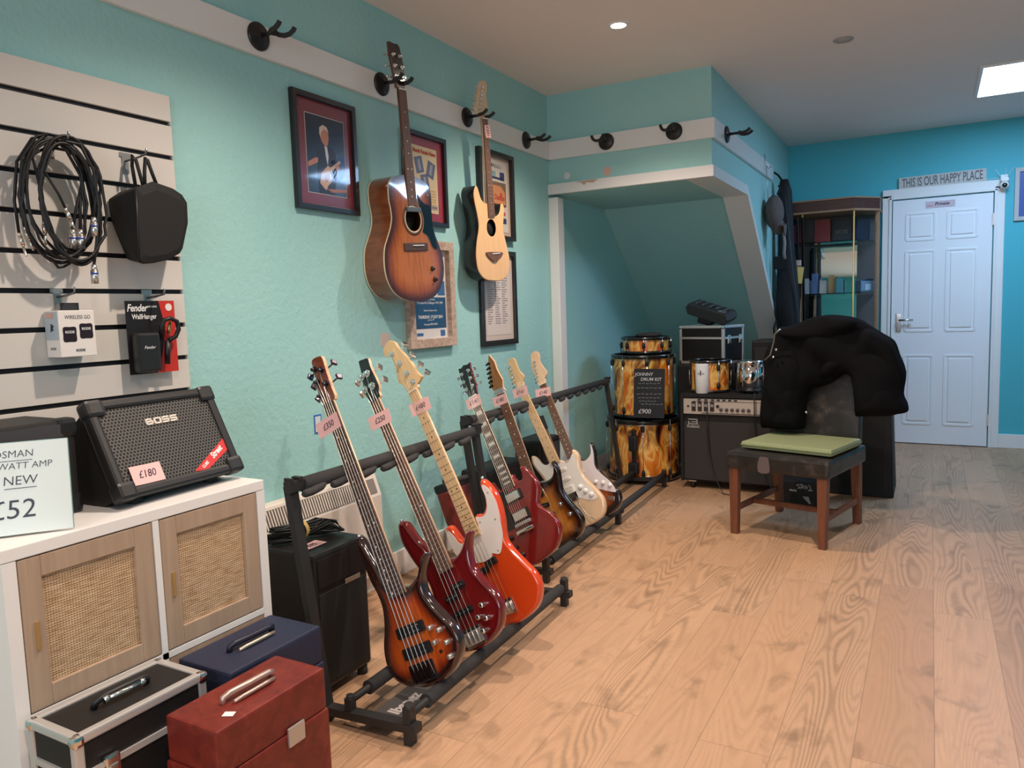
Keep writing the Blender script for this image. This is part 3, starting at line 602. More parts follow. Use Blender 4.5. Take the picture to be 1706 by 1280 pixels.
MB().box((0, 0, .002), (w-.045, h-.045, .006)).build('grille', GR, t)
bd = MB()
for k, ch in enumerate('BOSS'):
    x0 = -.047+k*.0248; w_, h_, s_ = .0222, .018, .0044; y0 = .0465
    seg = {'B': ((0, 0, w_, s_), (0, h_-s_, w_*.86, h_), (0, (h_-s_)/2, w_, (h_+s_)/2), (0, 0, s_*1.1, h_), (w_-s_, 0, w_, h_*.5), (w_*.86-s_, h_*.5, w_*.86, h_)), 'O': ((0, 0, w_, s_), (0, h_-s_, w_, h_), (0, 0, s_*1.1, h_), (w_-s_*1.1, 0, w_, h_)), 'S': ((0, 0, w_, s_), (0, h_-s_, w_, h_), (0, (h_-s_)/2, w_, (h_+s_)/2), (0, h_*.5, s_*1.1, h_), (w_-s_*1.1, 0, w_, h_*.5))}[ch]
    for a, b, c_, d_ in seg: bd.box((x0+(a+c_)/2, y0+(b+d_)/2, .0065), (c_-a, d_-b, .003))
bd.build('badge', mat('badge_cream', (.72, .66, .58), .35), t)
rb = MB(); rb.prism(ccw([(.036, -.104), (.082, -.107), (.170, -.064), (.171, -.028)]), .0055, .0068); b_ = rb.build('corner_banner', mat('banner_red', (.62, .035, .035), .35), t)
text('CUBE', .012, Matrix.Translation((.078, -.093, .0074)) @ Matrix.Rotation(.50, 4, 'Z'), WHITEINK, b_, bold=.0003, sx=.9, depth=.0002); text('Street', .024, Matrix.Translation((.128, -.064, .0074)) @ Matrix.Rotation(.50, 4, 'Z'), WHITEINK, b_, bold=.0007, sx=.8, depth=.0002, shear=.2)
for s in (-1, 1): MB().box((s*.12, -h/2-.0005, -.055), (.03, .018, .04), b=.003).build('foot', RUBBER, t)
def price(name, s, M, w, h, label, m=PINK, sz=None, sheet='price_tag', ink=INK):
    """a paper price tag: M places its centre, x along the writing"""
    t = thing(sheet, label, 'price tag', mw=M, group='pink price tags')
    mb = MB(); n = 6
    vs = [Vector((-w/2+w*i/n, s_*h/2, .0016*(2*i/n-1)**2+dz)) for dz in (0, .0005) for s_ in (-1, 1) for i in range(n+1)]
    k = n+1; fs = [(i, i+1, k+i+1, k+i) for i in range(n)]+[(2*k+i, 3*k+i, 3*k+i+1, 2*k+i+1) for i in range(n)]+[(i, 2*k+i, 2*k+i+1, i+1) for i in range(n)]+[(k+i, k+i+1, 3*k+i+1, 3*k+i) for i in range(n)]+[(0, k, 3*k, 2*k), (n, 2*k+n, 3*k+n, k+n)]
    mb.add(vs, fs); mb.build('paper', m, t)
    text(s, sz or h*.55, Matrix.Translation((0, 0, .0012)), ink, t, 'handwriting', shear=.15, depth=.0003, sx=.9)
    return t
E_ = basis((.352, 1.282, .886), (-.045, 1, .0), (-.44, 0, .9))
price('', '£180', E_ @ Matrix.Translation((-.101, -.080, .0085)) @ Matrix.Rotation(-.01, 4, 'Z'), .088, .050, 'pink price tag marked £180 on the honeycomb grille')
# ------------------------------------------------------------------ small practice amp and acrylic price sign
t = thing('practice_amplifier', 'black practice amplifier on the white cabinet behind the white price sign', 'amplifier', (.225, .875, .745))
mb = MB(); mb.box((0, 0, .118), (.20, .36, .222), b=.012); mb.build('case', mat('black_tolex', (.014, .013, .013), .55), t)
for sy in (-1, 1):
    for sz_ in (-1, 1): MB().box((.085, sy*.162, .118+sz_*.092), (.04, .046, .046), b=.012).build('corner', BLACK, t)
MB().box((.101, 0, .10), (.004, .30, .15)).build('grille_cloth', speckle('grille_cloth', (.012, .012, .013), (.025, .025, .026), .8, 600), t)
MB().box((.101, 0, .205), (.004, .30, .03)).build('control_panel', DARKGREY, t)
t = thing('price_sign', 'white acrylic sign priced £52 in front of the practice amplifier', 'sign', mw=basis((.388, .868, .8485), (.60, .80, 0), (-.10, .07, 1)))
MB().box((-.06, 0, 0), (.345, .200, .006), b=.001).build('sheet', [mat('white_acrylic', (.72, .80, .77), .25)], t)
MB().box((.1132, 0, 0), (.0012, .200, .0062)).box((-.06, .1005, 0), (.345, .0012, .0062)).build('clear_edge', mat('acrylic_green_edge', (.18, .32, .30), .2), t)
PEN = mat('marker_pen', (.05, .06, .08), .5); Tm = Matrix.Translation
for s, x, y, z in (('GOSMAN', .0, .074, .022), ('15 WATT AMP', .016, .048, .020), ('NEW', .018, .016, .028), ('£52', .0, -.047, .058)): text(s, z, Tm((x, y, .0033)), PEN, t, 'handwriting', shear=.1, depth=.0003, bold=-.0002 if z < .05 else -.0002)
MB().box((.0, .060, .0033), (.088, .0012, .0006)).box((.018, .0, .0033), (.06, .0014, .0006)).build('underline', PEN, t)
# ------------------------------------------------------------------ cases on the floor
BLKCASE = speckle('black_laminate', (.011, .010, .010), (.017, .015, .015), .5, 500, .2, spec=.35)
def flight_case(name, label, loc, d, rotz=0, handle=True, trim=.011, seam=.78, clasp_face='x', clasps=2):
    t = thing(name, label, 'case', loc, (0, 0, rotz)); X, Y, Z = d
    MB().box((0, 0, Z/2), (X-.006, Y-.006, Z-.004)).build('panels', BLKCASE, t)
    e = MB(); r = trim
    for sx in (-1, 1):
        for sy in (-1, 1): e.bar((sx*(X/2-r*.5), sy*(Y/2-r*.5), .004), (sx*(X/2-r*.5), sy*(Y/2-r*.5), Z-.004), r*1.3, r*1.3, up=(1, 0, 0), b=.004)
        for zz in (.008, Z-.008): e.bar((sx*(X/2-r*.5), -Y/2, zz), (sx*(X/2-r*.5), Y/2, zz), r*1.3, r*1.3, b=.004)
    for sy in (-1, 1):
        for zz in (.008, Z-.008): e.bar((-X/2, sy*(Y/2-r*.5), zz), (X/2, sy*(Y/2-r*.5), zz), r*1.3, r*1.3, b=.004)
    for sx in (-1, 1): e.box((sx*(X/2-.001), 0, Z*seam), (.006, Y-.02, .014))
    for sy in (-1, 1): e.box((0, sy*(Y/2-.001), Z*seam), (X-.02, .006, .014))
    e.build('edge_trim', ALU, t)
    for sx in (-1, 1):
        for sy in (-1, 1):
            for zz in (.010, Z-.010): MB().box((sx*(X/2-.006), sy*(Y/2-.006), zz), (.024, .024, .024), b=.008).build('corner_cap', CHROME, t)
    for k in range(clasps):
        q = (-.28+.56*k/(max(1, clasps-1))) if clasps > 1 else -.30
        c = MB()
        if clasp_face == 'x': c.box((X/2+.006, q*Y, Z*seam-.012), (.012, .034, .064), b=.006).box((X/2+.012, q*Y, Z*seam-.018), (.006, .020, .036), b=.003)
        else: c.box((q*X, -Y/2-.006, Z*seam-.012), (.034, .012, .064), b=.006)
        c.build('clasp', CHROME, t)
    return t
t = flight_case('instrument_case', 'black flight case with aluminium edges and chrome corners beside the cabinet', (.583, .952, 0), (.165, .305, .385), trim=.015)
hd = MB().tube([(0, -.062, .385), (.006, -.06, .398), (.008, -.045, .404), (.008, .045, .404), (.006, .06, .398), (0, .062, .385)], .0075, 10); hd.build('handle', BLACK, t)
MB().tube([(.016, -.036, .3995), (.018, 0, .3995), (.016, .036, .3995)], .0055, 8).cyl((.014, -.048, .398), (.014, -.036, .3995), .008).cyl((.014, .048, .398), (.014, .036, .3995), .008).build('handle_bar', CHROME, t)
def soft_case(name, label, loc, d, m, rotz=0, lid=.0, grip=NICKEL, grip2=None):
    t = thing(name, label, 'case', loc, (0, 0, rotz)); X, Y, Z = d
    MB().box((0, 0, Z*.36), (X, Y, Z*.72), b=.006).build('body', m, t)
    MB().box((0, 0, Z*.86+.0005), (X-.006, Y-.008, Z*.28), b=.007).build('lid', m, t)
    hm = MB(); hm.tube([(-.004, -.070, Z), (-.004, -.068, Z+.013), (.0, -.055, Z+.018), (.004, .055, Z+.018), (0, .068, Z+.013), (-.004, .070, Z)], .008, 8)
    hm.build('handle', grip, t)
    MB().tube([(.018, -.058, Z+.005), (.022, -.03, Z+.008), (.022, .03, Z+.008), (.018, .058, Z+.005)], .0052, 8).build('handle_bar', grip2 or grip, t)
    MB().box((X/2+.003, .05, Z*.70), (.006, .05, .045), b=.002).build('latch', NICKEL, t)
    return t
BLUE = speckle('navy_leatherette', (.015, .019, .046), (.021, .026, .058), .55, 400, .3); 
REDM = mat('red_marbled_leatherette', (.25, .03, .02), .42); g = NG(REDM); n = g.noise(g.coord(), 16, 5, .6, 1.5); g.color(g.ramp(n, [(.3, (.105, .011, .008)), (.55, (.17, .019, .012)), (.75, (.215, .034, .020))])); g.bump(g.noise(g.coord(), 300, 2), .15, .001)
soft_case('instrument_case', 'navy blue case with handle standing between the cabinet and the red case', (.595, 1.308, 0), (.195, .312, .362), BLUE, grip=mat('navy_plastic', (.012, .014, .03), .4), grip2=mat('pale_gold', (.65, .55, .42), .35, .8))
t = soft_case('instrument_case', 'red marbled case with metal handle standing in front of the other cases', (.788, 1.125, 0), (.168, .322, .360), REDM, grip=mat('pinkish_metal', (.62, .42, .36), .35, .8))
decal('label_sticker', basis((.045, -.095, .3615), (.9, .45, 0), (-.45, .9, 0)), rect(.024, .018), WHITEP, t)
# ------------------------------------------------------------------ heater and small combo amp behind the rack
t = thing('wall_heater', 'cream electric wall heater with slotted top grille behind the first guitar rack', 'heater', (.055, 1.98, .30))
HT = mat('heater_cream', (.70, .62, .54), .45)
mb = MB(); pf = [(-.054, -.20), (.03, -.20), (.03, .135), (-.002, .225), (-.054, .225)]
mb.prism(ccw(pf), -.50, .50, R=lambda a, b, z: Vector((a, z, b))); mb.build('casing', HT, t, bevel=.004)
gm = MB(); d0, d1 = Vector((.0305, 0, .137)), Vector((.0005, 0, .221))
gm.bar((d0+d1)/2+Vector((.0005, -.48, 0)), (d0+d1)/2+Vector((.0005, .34, 0)), .070, .003, 0, up=(.94, 0, .34)) 
for k in range(62): gm.bar(d0.lerp(d1, .12)+Vector((.003, -.475+k*.0132, 0)), d0.lerp(d1, .88)+Vector((.003, -.475+k*.0132, 0)), .005, .003, 1, up=(.94, 0, .34))
gm.build('grille', [mat('grille_dark', (.10, .085, .07), .7), HT], t)
gm = MB(); gm.bar((d0+d1)/2+Vector((.001, .365, 0)), (d0+d1)/2+Vector((.001, .475, 0)), .062, .003, 0, up=(.94, 0, .34)); gm.build('control_window', mat('control_grey', (.22, .19, .17), .3), t)
t = thing('combo_amplifier', 'small black combo amplifier standing on the floor between heater and guitar rack', 'amplifier', (.362, 1.762, 0))
mb = MB().box((0, 0, .255), (.27, .245, .44), b=.012); mb.build('cabinet', mat('black_vinyl', (.010, .009, .009), .5), t)
MB().box((.136, 0, .20), (.004, .215, .29), b=.001).build('grille_cloth', speckle('black_cloth', (.009, .008, .008), (.016, .015, .014), .8, 500), t)
MB().box((.136, 0, .41), (.004, .215, .09)).build('control_panel', mat('panel_black', (.014, .013, .013), .4), t)
MB().box((.139, .045, .352), (.003, .07, .016), b=.004).build('badge', mat('badge_gold', (.42, .34, .24), .4, .6), t)
for sx in (-1, 1):
    for sy in (-1, 1): MB().cyl((sx*.11, sy*.10, 0), (sx*.11, sy*.10, .036), .017).build('foot', RUBBER, t)
t = thing('cable_bundle', 'bundle of black cable tied with a yellow band on the small combo amplifier', 'cable', (.33, 1.76, .477))
mb = MB(); rn = random.Random(5)
for k in range(14):
    a0 = rn.uniform(-.03, .03); z0 = .006+.0085*(k % 6); e = rn.uniform(.085, .105); q = rn.uniform(-.012, .012)
    mb.tube([(a0-.045+q, -e, z0), (a0-.015, -.055, z0+.006), (a0*.35, 0, .014+.006*(k % 6)), (a0+.012, .055, z0+.006), (a0+.04+q, e*.95, z0*.8+.004), (a0+.062, e*1.02, .010), (a0+.045, .055, z0+.003), (a0*.4+.012, 0, .012+.006*(k % 5)), (a0, -.06, z0), (a0-.045+q, -e, z0)], .0042, 6)
mb.build('cable', CABLE, t)
MB().lathe([(.029, -.007), (.031, -.007), (.031, .007), (.029, .007), (.029, -.007)], (.004, 0, .029), (0, 1, 0), 20).build('band', mat('yellow_band', (.70, .46, .14), .6), t)
price('', '£95', basis((.42, 1.715, .4775), (0, 1, 0), (-1, 0, 0)), .085, .05, 'pink price tag lying on top of the small combo amplifier')
t = thing('wall_label', 'small blue-edged card on the wall behind the nearest bass neck', 'card', mw=ML(2.21, .775))
MB().box((0, 0, .001), (.04, .075, .002)).build('card', mat('card_blue', (.03, .13, .45), .5), t); MB().box((0, 0, .0022), (.030, .062, .0015)).build('card_face', mat('card_pale', (.6, .68, .72), .5), t)
# ------------------------------------------------------------------ guitar racks (feet towards the room, uprights towards the wall)
def rack(loc, rotz, L, label, arms, foam0, mids=()):
    t = thing('guitar_rack', label, 'guitar rack', loc, (0, 0, rotz))
    for k, y in enumerate((0, L)):
        MB().bar((.03, y, .052), (-.31, y, .036), .034, .024).build('base_bar', STEELBLK, t)
        MB().box((0, y, .055), (.026, .030, .110), b=.002).cyl((0, y, .10), (0, y, .117), .014, n=16).build('front_foot', STEELBLK, t)
        MB().box((-.21, y, .062), (.022, .028, .058), b=.002).cyl((-.21, y, .085), (-.21, y, .098), .011, n=16).build('tube_clamp', STEELBLK, t)
        MB().bar((-.295, y, .004), (-.393, y, .705), .036, .022, up=(1, 0, 0)).build('upright', STEELBLK, t)
        s = 1 if k == 0 else -1
        MB().box((-.385, y+s*.015, .703), (.026, .075, .034), b=.002).box((-.385, y-.012, .724), (.030, .010, .012)).box((-.385, y+.022, .724), (.030, .016, .010)).build('top_bracket', STEELBLK, t)
    for y in mids: MB().box((0, y, .048), (.028, .034, .096), b=.002).box((0, y+.02, .075), (.05, .03, .03), b=.004).build('middle_foot', STEELBLK, t)
    for x, z in ((0, .084), (-.21, .080)):
        MB().cyl((x, 0, z), (x, L, z), .0115, n=14, mi=0).build('floor_rail', STEELBLK, t)
        MB().cyl((x, foam0, z), (x, L-foam0*.5, z), .0205, n=20).cyl((x, foam0-.001, z), (x, foam0+.002, z), .0215, n=20).build('rail_foam', RUBBER, t)
    MB().cyl((-.385, .04, .700), (-.385, L-.04, .700), .0225, n=20).build('top_bar_foam', RUBBER, t)
    for y in arms: MB().tube([(-.380, y+.035, .690), (-.366, y, .682), (-.355, y-.05, .680), (-.350, y-.085, .681), (-.349, y-.093, .681)], [.010, .0125, .0125, .012, .008], 10).build('neck_rest', RUBBER, t)
    return t
t = rack((.873, 1.592, 0), .024, 1.075, 'nearest black guitar rack, holding the three bass guitars', [.10+.125*k for k in range(8)], .085)
p_ = MB().box((-.125, .150, .020), (.100, .285, .004), b=.001).build('name_plate', mat('plate_dark_grey', (.10, .092, .088), .45), t)
text('Ibanez', .055, basis((-.117, .142, .0224), (0, 1, 0), (-1, 0, 0)), mat('plate_print', (.62, .56, .54), .5), p_, bold=.0022, sx=.92)
t = rack((.664, 2.87, 0), .036, 1.90, 'longer black guitar rack nearer the drums, holding four electric guitars', [.10+.125*k for k in range(14)], .05, mids=(.97,))
MB().tube([(-.37, .0, .45), (-.38, -.06, .452), (-.39, -.14, .456), (-.395, -.18, .464)], .013, 10).build('side_arm', RUBBER, t)
# ------------------------------------------------------------------ guitars
POSES = {
 'bass1': ([.854, 1.727, .082], [[.889, -.4543, -.0577], [-.0141, .0987, -.995], [.4577, .8854, .0814]], .989),
 'bass2': ([.890, 1.952, .097], [[.851, -.5224, -.0541], [.0248, .1428, -.9894], [.5246, .8407, .1345]], .992),
 'bass3': ([.872, 2.203, .074], [[.8835, -.4679, -.0202], [.0155, .0724, -.9973], [.4681, .8808, .0712]], .964),
 'sg': ([.634, 2.816, .163], [[.8669, -.4982, -.0159], [.0965, .199, -.9752], [.489, .8439, .2206]], 1.014),
 'g5': ([.5802, 3.1573, .0109], [[.9366, -.3503, .0088], [.016, .0175, -.9997], [.3501, .9365, .022]], 1.037),
 'g6': ([.613, 3.392, .117], [[.8683, -.4958, -.0115], [.0644, .1358, -.9886], [.4918, .8577, .1499]], .973),
 'g7': ([.567, 3.62, .129], [[.8913, -.4532, -.0134], [.0706, .1679, -.9833], [.4479, .8754, .1816]], .923),
 'ac': ([.137, 2.758, 1.249], [[.0388, -.0069, .9992], [.997, -.0661, -.0391], [.0663, .9978, .0043]], 1.045),
 'tv': ([.111, 3.476, 1.364], [[.0253, .0145, .9996], [.9953, -.0935, -.0238], [.0931, .9955, -.0168]], 1.076)}
def pose(k):
    o, R, s = POSES[k]
    x, y = Vector((R[0][0], R[1][0], R[2][0])), Vector((R[0][1], R[1][1], R[2][1]))
    return basis(o, x, y) @ Matrix.Scale(s, 4)
def burst(name, stops, rough=.12):
    if name in MATS: return MATS[name]
    m = mat(name, (.3, .1, .05), rough, coat=1); g = NG(m); a = g.n('ShaderNodeAttribute'); a.attribute_name = 'edge_dist'
    n = g.noise(g.map(g.coord(), (1, .12, 1)), 70, 3); d = g.math('ADD', a.outputs['Fac'], g.math('MULTIPLY', g.math('SUBTRACT', n, .5), .006))
    c = g.ramp(g.math('DIVIDE', d, .09), stops); g.color(g.mix(g.math('MULTIPLY', g.math('LESS_THAN', n, .45), .22), c, (.05, .012, .004, 1), 'MIX')); return m
def inset(poly, d):
    n = len(poly); out = []
    for i in range(n):
        a, b, c = Vector(poly[i-1]), Vector(poly[i]), Vector(poly[(i+1) % n]); t = (c-a)
        t = t.normalized() if t.length > 1e-9 else Vector((1, 0)); nrm = Vector((-t.y, t.x)); out.append(tuple(b+nrm*d))
    return out
def edge_d(p, poly):
    m = 9.; px, py = p
    for i in range(len(poly)):
        ax, ay = poly[i-1]; bx, by = poly[i]; dx, dy = bx-ax, by-ay; L = dx*dx+dy*dy
        t = 0 if L < 1e-12 else max(0, min(1, ((px-ax)*dx+(py-ay)*dy)/L)); q = (px-ax-dx*t)**2+(py-ay-dy*t)**2
        if q < m: m = q
    return sqrt(m)
def cap_fill(mb, poly, z, mi, step, dome=0, smooth=True, hole=None):
    """triangulated flat or domed face inside poly carrying distance-to-edge"""
    xs = [p[0] for p in poly]; ys = [p[1] for p in poly]; pts = [Vector(p) for p in poly]; n = len(pts); edges = [(i, (i+1) % n) for i in range(n)]
    def inside(x, y):
        c = False; j = n-1
        for i in range(n):
            if (ys[i] > y) != (ys[j] > y) and x < (xs[j]-xs[i])*(y-ys[i])/(ys[j]-ys[i])+xs[i]: c = not c
            j = i
        return c
    y = min(ys)+step*.5; r = 0
    while y < max(ys):
        x = min(xs)+step*(.5 if r % 2 else 0)
        while x < max(xs):
            if inside(x, y) and edge_d((x, y), poly) > step*.45 and not (hole and math.hypot(x-hole[0], y-hole[1]) < hole[2]+step*.5): pts.append(Vector((x, y)))
            x += step
        y += step*.866; r += 1
    if hole:
        k0 = len(pts); m = 32; pts += [Vector((hole[0]+hole[2]*cos(2*pi*i/m), hole[1]+hole[2]*sin(2*pi*i/m))) for i in range(m)]; edges += [(k0+i, k0+(i+1) % m) for i in range(m)]
    v, e, f, *_ = delaunay_2d_cdt(pts, edges, [], 1, 1e-7)
    ds = [edge_d(p, poly) for p in v]
    o = len(mb.v); zz = lambda d: z+dome*min(1, d/.1)
    mb.v += [Vector((p.x, p.y, zz(d))) for p, d in zip(v, ds)]
    for t in f:
        c = [(sum(v[i].x for i in t))/len(t), (sum(v[i].y for i in t))/len(t)]
        if hole and math.hypot(c[0]-hole[0], c[1]-hole[1]) < hole[2]*.98: continue
        if not inside(*c): continue
        mb.f.append([o+i for i in t]); mb.m.append(mi); mb.sm.append(smooth)
    while mb.at is not None and len(mb.at) < len(mb.v): mb.at.append(ds[len(mb.at)-o] if len(mb.at) >= o else 0)
    return mb
def body_mesh(outline, zf, th, r=.008, sub=4, step=.011, binding=False, dome=0, hole=None):
    """solid body: slots 0 top, 1 sides and back, 2 binding"""
    P = ccw(spline(outline, sub)); mb = MB(); mb.at = []; n = len(P)
    prof = [(r, 0), (r*.62, .08), (r*.29, .29), (r*.08, .62), (0, 1)]
    rings = [(inset(P, d), zf-r*h, d) for d, h in prof]+[(inset(P, d), zf-th+r*h, d) for d, h in prof[::-1]]
    if binding: rings = [(P, zf, 0), (P, zf-.006, 0), (P, zf-th+.006, 0), (P, zf-th, 0)]
    for q, z, d in rings: mb.v += [Vector((x, y, z)) for x, y in q]; mb.at += [d]*n
    for k in range(len(rings)-1):
        for i in range(n):
            mb.f.append((k*n+i, k*n+(i+1) % n, (k+1)*n+(i+1) % n, (k+1)*n+i))
            mb.m.append((2 if k != 1 else 1) if binding else (0 if k < 3 else 1)); mb.sm.append(not binding)
    cap_fill(mb, rings[0][0], zf, 0, step, dome, hole=hole); q = rings[-1][0]; a0 = len(mb.at)
    cap_fill(mb, q, zf-th, 1, .05); mb.at[a0:] = [0]*(len(mb.at)-a0)
    return mb
def head_mesh(outline, zf=-.009, th=.014, sub=3):
    P = ccw(spline(outline, sub)) if sub > 1 else ccw([(a*.001, b*.001) for a, b in outline]); mb = MB(); n = len(P); q = inset(P, .0012)
    vs = [Vector((x, y, zf)) for x, y in q]+[Vector((x, y, zf-.0015)) for x, y in P]+[Vector((x, y, zf-th)) for x, y in P]
    mb.add(vs, [(i, (i+1) % n, n+(i+1) % n, n+i) for i in range(n)], 0, True); mb.add(vs, [(n+i, n+(i+1) % n, 2*n+(i+1) % n, 2*n+i) for i in range(n)], 1)
    mb.add(vs[:n], [list(range(n))], 0); mb.add(vs[2*n:], [list(range(n))[::-1]], 1); return mb
def fret_y(k, nut, sc): return nut-sc*(1-2**(-k/12))
def guitar(key, name, label, cat, g):
    M = pose(key); t = thing(name, label, cat, mw=M, group=None)
    nut = g['nut']; sc = g['scale']; end = g['end']; nw, fw = g['nw'], g['fw']; ns = g['strings']; W_ = lambda y: nw+(fw-nw)*(nut-y)/(nut-end)
    zf = g.get('zf', -.012); th = g.get('th', .040)
    b = body_mesh(g['body'], zf, th, g.get('r', .009), binding=g.get('binding', False), dome=g.get('dome', 0), hole=g.get('hole'))
    b.build('body', [g['top'], g['side'], g.get('bind', CREAM)], t)
    # neck shaft, tapering, with rounded back
    mb = MB(); st = [(nut+.004, nw, .020), ((nut+end)/2, (nw+fw)/2, .022), (g.get('heel', end+.06), W_(g.get('heel', end+.06)), .025)]; m = 12; vs = []
    for y, w, dpt in st: vs += [Vector((w/2*cos(pi+pi*j/(m-1)), y, -.0055+dpt*sin(pi+pi*j/(m-1)))) for j in range(m)]
    mb.add(vs, [(k*m+j, k*m+j+1, (k+1)*m+j+1, (k+1)*m+j) for k in range(2) for j in range(m-1)], 0, True); mb.add(vs, [list(range(m)), [2*m+j for j in range(m)][::-1], [0, m, 2*m, 3*m-1, 2*m-1, m-1]], 0)
    mb.build('neck', g['neck'], t)
    # fretboard with frets and inlays
    fb = MB(); P = [(-fw/2, end), (fw/2, end), (nw/2, nut), (-nw/2, nut)]; fb.prism(P, -.006, 0, 0, 3 if g.get('fbbind') else 0)
    for k in range(1, g['frets']+1):
        y = fret_y(k, nut, sc)
        if y > end+.003: fb.box((0, y, .0004), (W_(y)-.001, .0016, .0012), 1)
    for k in (3, 5, 7, 9, 12, 15, 17, 19, 21, 24):
        if k > g['frets']: break
        y = (fret_y(k, nut, sc)+fret_y(k-1, nut, sc))/2
        if y < end+.006: break
        w = W_(y)
        if g.get('inlay') == 'block': fb.box((0, y, .0002), (w*.62, (fret_y(k-1, nut, sc)-fret_y(k, nut, sc))*.62, .0006), 2)
        elif g.get('inlay') == 'oval':
            fb.cyl((-w*.22, y, 0), (-w*.22, y, .0005), .0036, n=10, mi=2)
            if k == 12: fb.cyl((w*.22, y, 0), (w*.22, y, .0005), .0036, n=10, mi=2)
        else:
            for x in ((-w*.24, w*.24) if k == 12 else (0,)): fb.cyl((x, y, 0), (x, y, .0005), .0032, n=10, mi=2)
    fb.build('fretboard', [g['board'], g.get('fretm', mat('worn_frets', (.34, .31, .28), .4, .6)), g.get('dotm', WHITEP), g.get('fbbind', WHITEP)], t)
    h = head_mesh(g['head'], g.get('hz', -.009), sub=g.get('hsub', 3)).build('headstock', [g.get('headtop', g['neck']), g['neck']], t)
    MB().box((0, nut+.002, .0005), (nw, .005, .008), b=.001).build('nut', g.get('nutm', WHITEP), t)
    bx, by, bz = g['saddle']; bw = g['spread']; posts = g['posts']
    for i, (x, y, sx, ang) in enumerate(posts):      # sx: side the button sticks out to
        o = MB().cyl((x, y, g.get('hz', -.009)-.001), (x, y, g.get('hz', -.009)+g.get('posth', .014)), g.get('postr', .0048), n=12, mi=0).cyl((x, y, g.get('hz', -.009)), (x, y, g.get('hz', -.009)+.0025), g.get('postr', .0048)*1.9, n=14, mi=0)
        L = g.get('tl', .026); hzz = g.get('hz', -.009)-.018; ex = g['tx'](x, y, sx) if 'tx' in g else x+sx*.03; dy = sin(ang); 
        o.cyl((x, y, hzz), (ex+sx*L*.55, y+dy*L*.5, hzz), .003, n=8, mi=0)
        bs = g.get('btn', (.006, .020, .014)); R = Matrix.Rotation(ang, 3, 'Z') @ Matrix.Rotation(g.get('btilt', .6)*(1+.35*i), 3, 'X')
        o.box((ex+sx*L*.8, y+dy*L*.7, hzz), (.014 if bs is None else bs[0]*2.2, bs[1], bs[2]), 1, R, b=.003)
        o.build('tuning_peg', [g.get('tun', CHROME), g.get('tunb', g.get('tun', CHROME))], t)
    order = g.get('order', list(range(ns)))
    for i in range(ns):
        q = (i/(ns-1)-.5) if ns > 1 else 0; p = posts[order[i]]; zt_ = g.get('hz', -.009)+g.get('posth', .014)-.004
        if g.get('skip') and i in g['skip']: continue
        rr = g.get('sr', .0009)*(1.25-.5*i/ns)
        MB().tube([(p[0], p[1], zt_), (q*nw*.80, nut+.002, .005), (q*bw+bx, by, bz), (q*bw+bx, by-g.get('tail', .02), bz-.006)], rr, 5).build('string', g.get('strm', STRINGM), t)
    return t, M
def knob(t, x, y, z, m, r=.0085, h=.016, top=None):
    MB().lathe([(r*1.05, 0), (r, .002), (r*.94, h*.85), (r*.82, h), (0, h)], (x, y, z), (0, 0, 1), 20).build('knob', m, t)
def pickup(t, x, y, z, w, l, m, rot=0, h=.008, poles=0, pm=NICKEL, name='pickup', b=.003, rows=1):
    R = Matrix.Rotation(rot, 3, 'Z'); mb = MB(); mb.box((x, y, z+h/2), (w, l, h), 0, R, b=b)
    for rr in range(rows):
        for k in range(poles):
            p = R @ Vector(((k/(poles-1)-.5)*w*.62, (rr-(rows-1)/2)*l*.45, 0)); mb.cyl((x+p.x, y+p.y, z+h), (x+p.x, y+p.y, z+h+.0009), .0026, n=8, mi=1)
    return mb.build(name, [m, pm], t)
def plate(t, name, pts, z, m, th=.0022, sub=4, edge=None):
    mb = MB(); P = ccw(spline(pts, sub)); mb.prism(P, z, z+th, 0, 1 if edge else 0); return mb.build(name, [m, edge or m], t)
zf = -.012
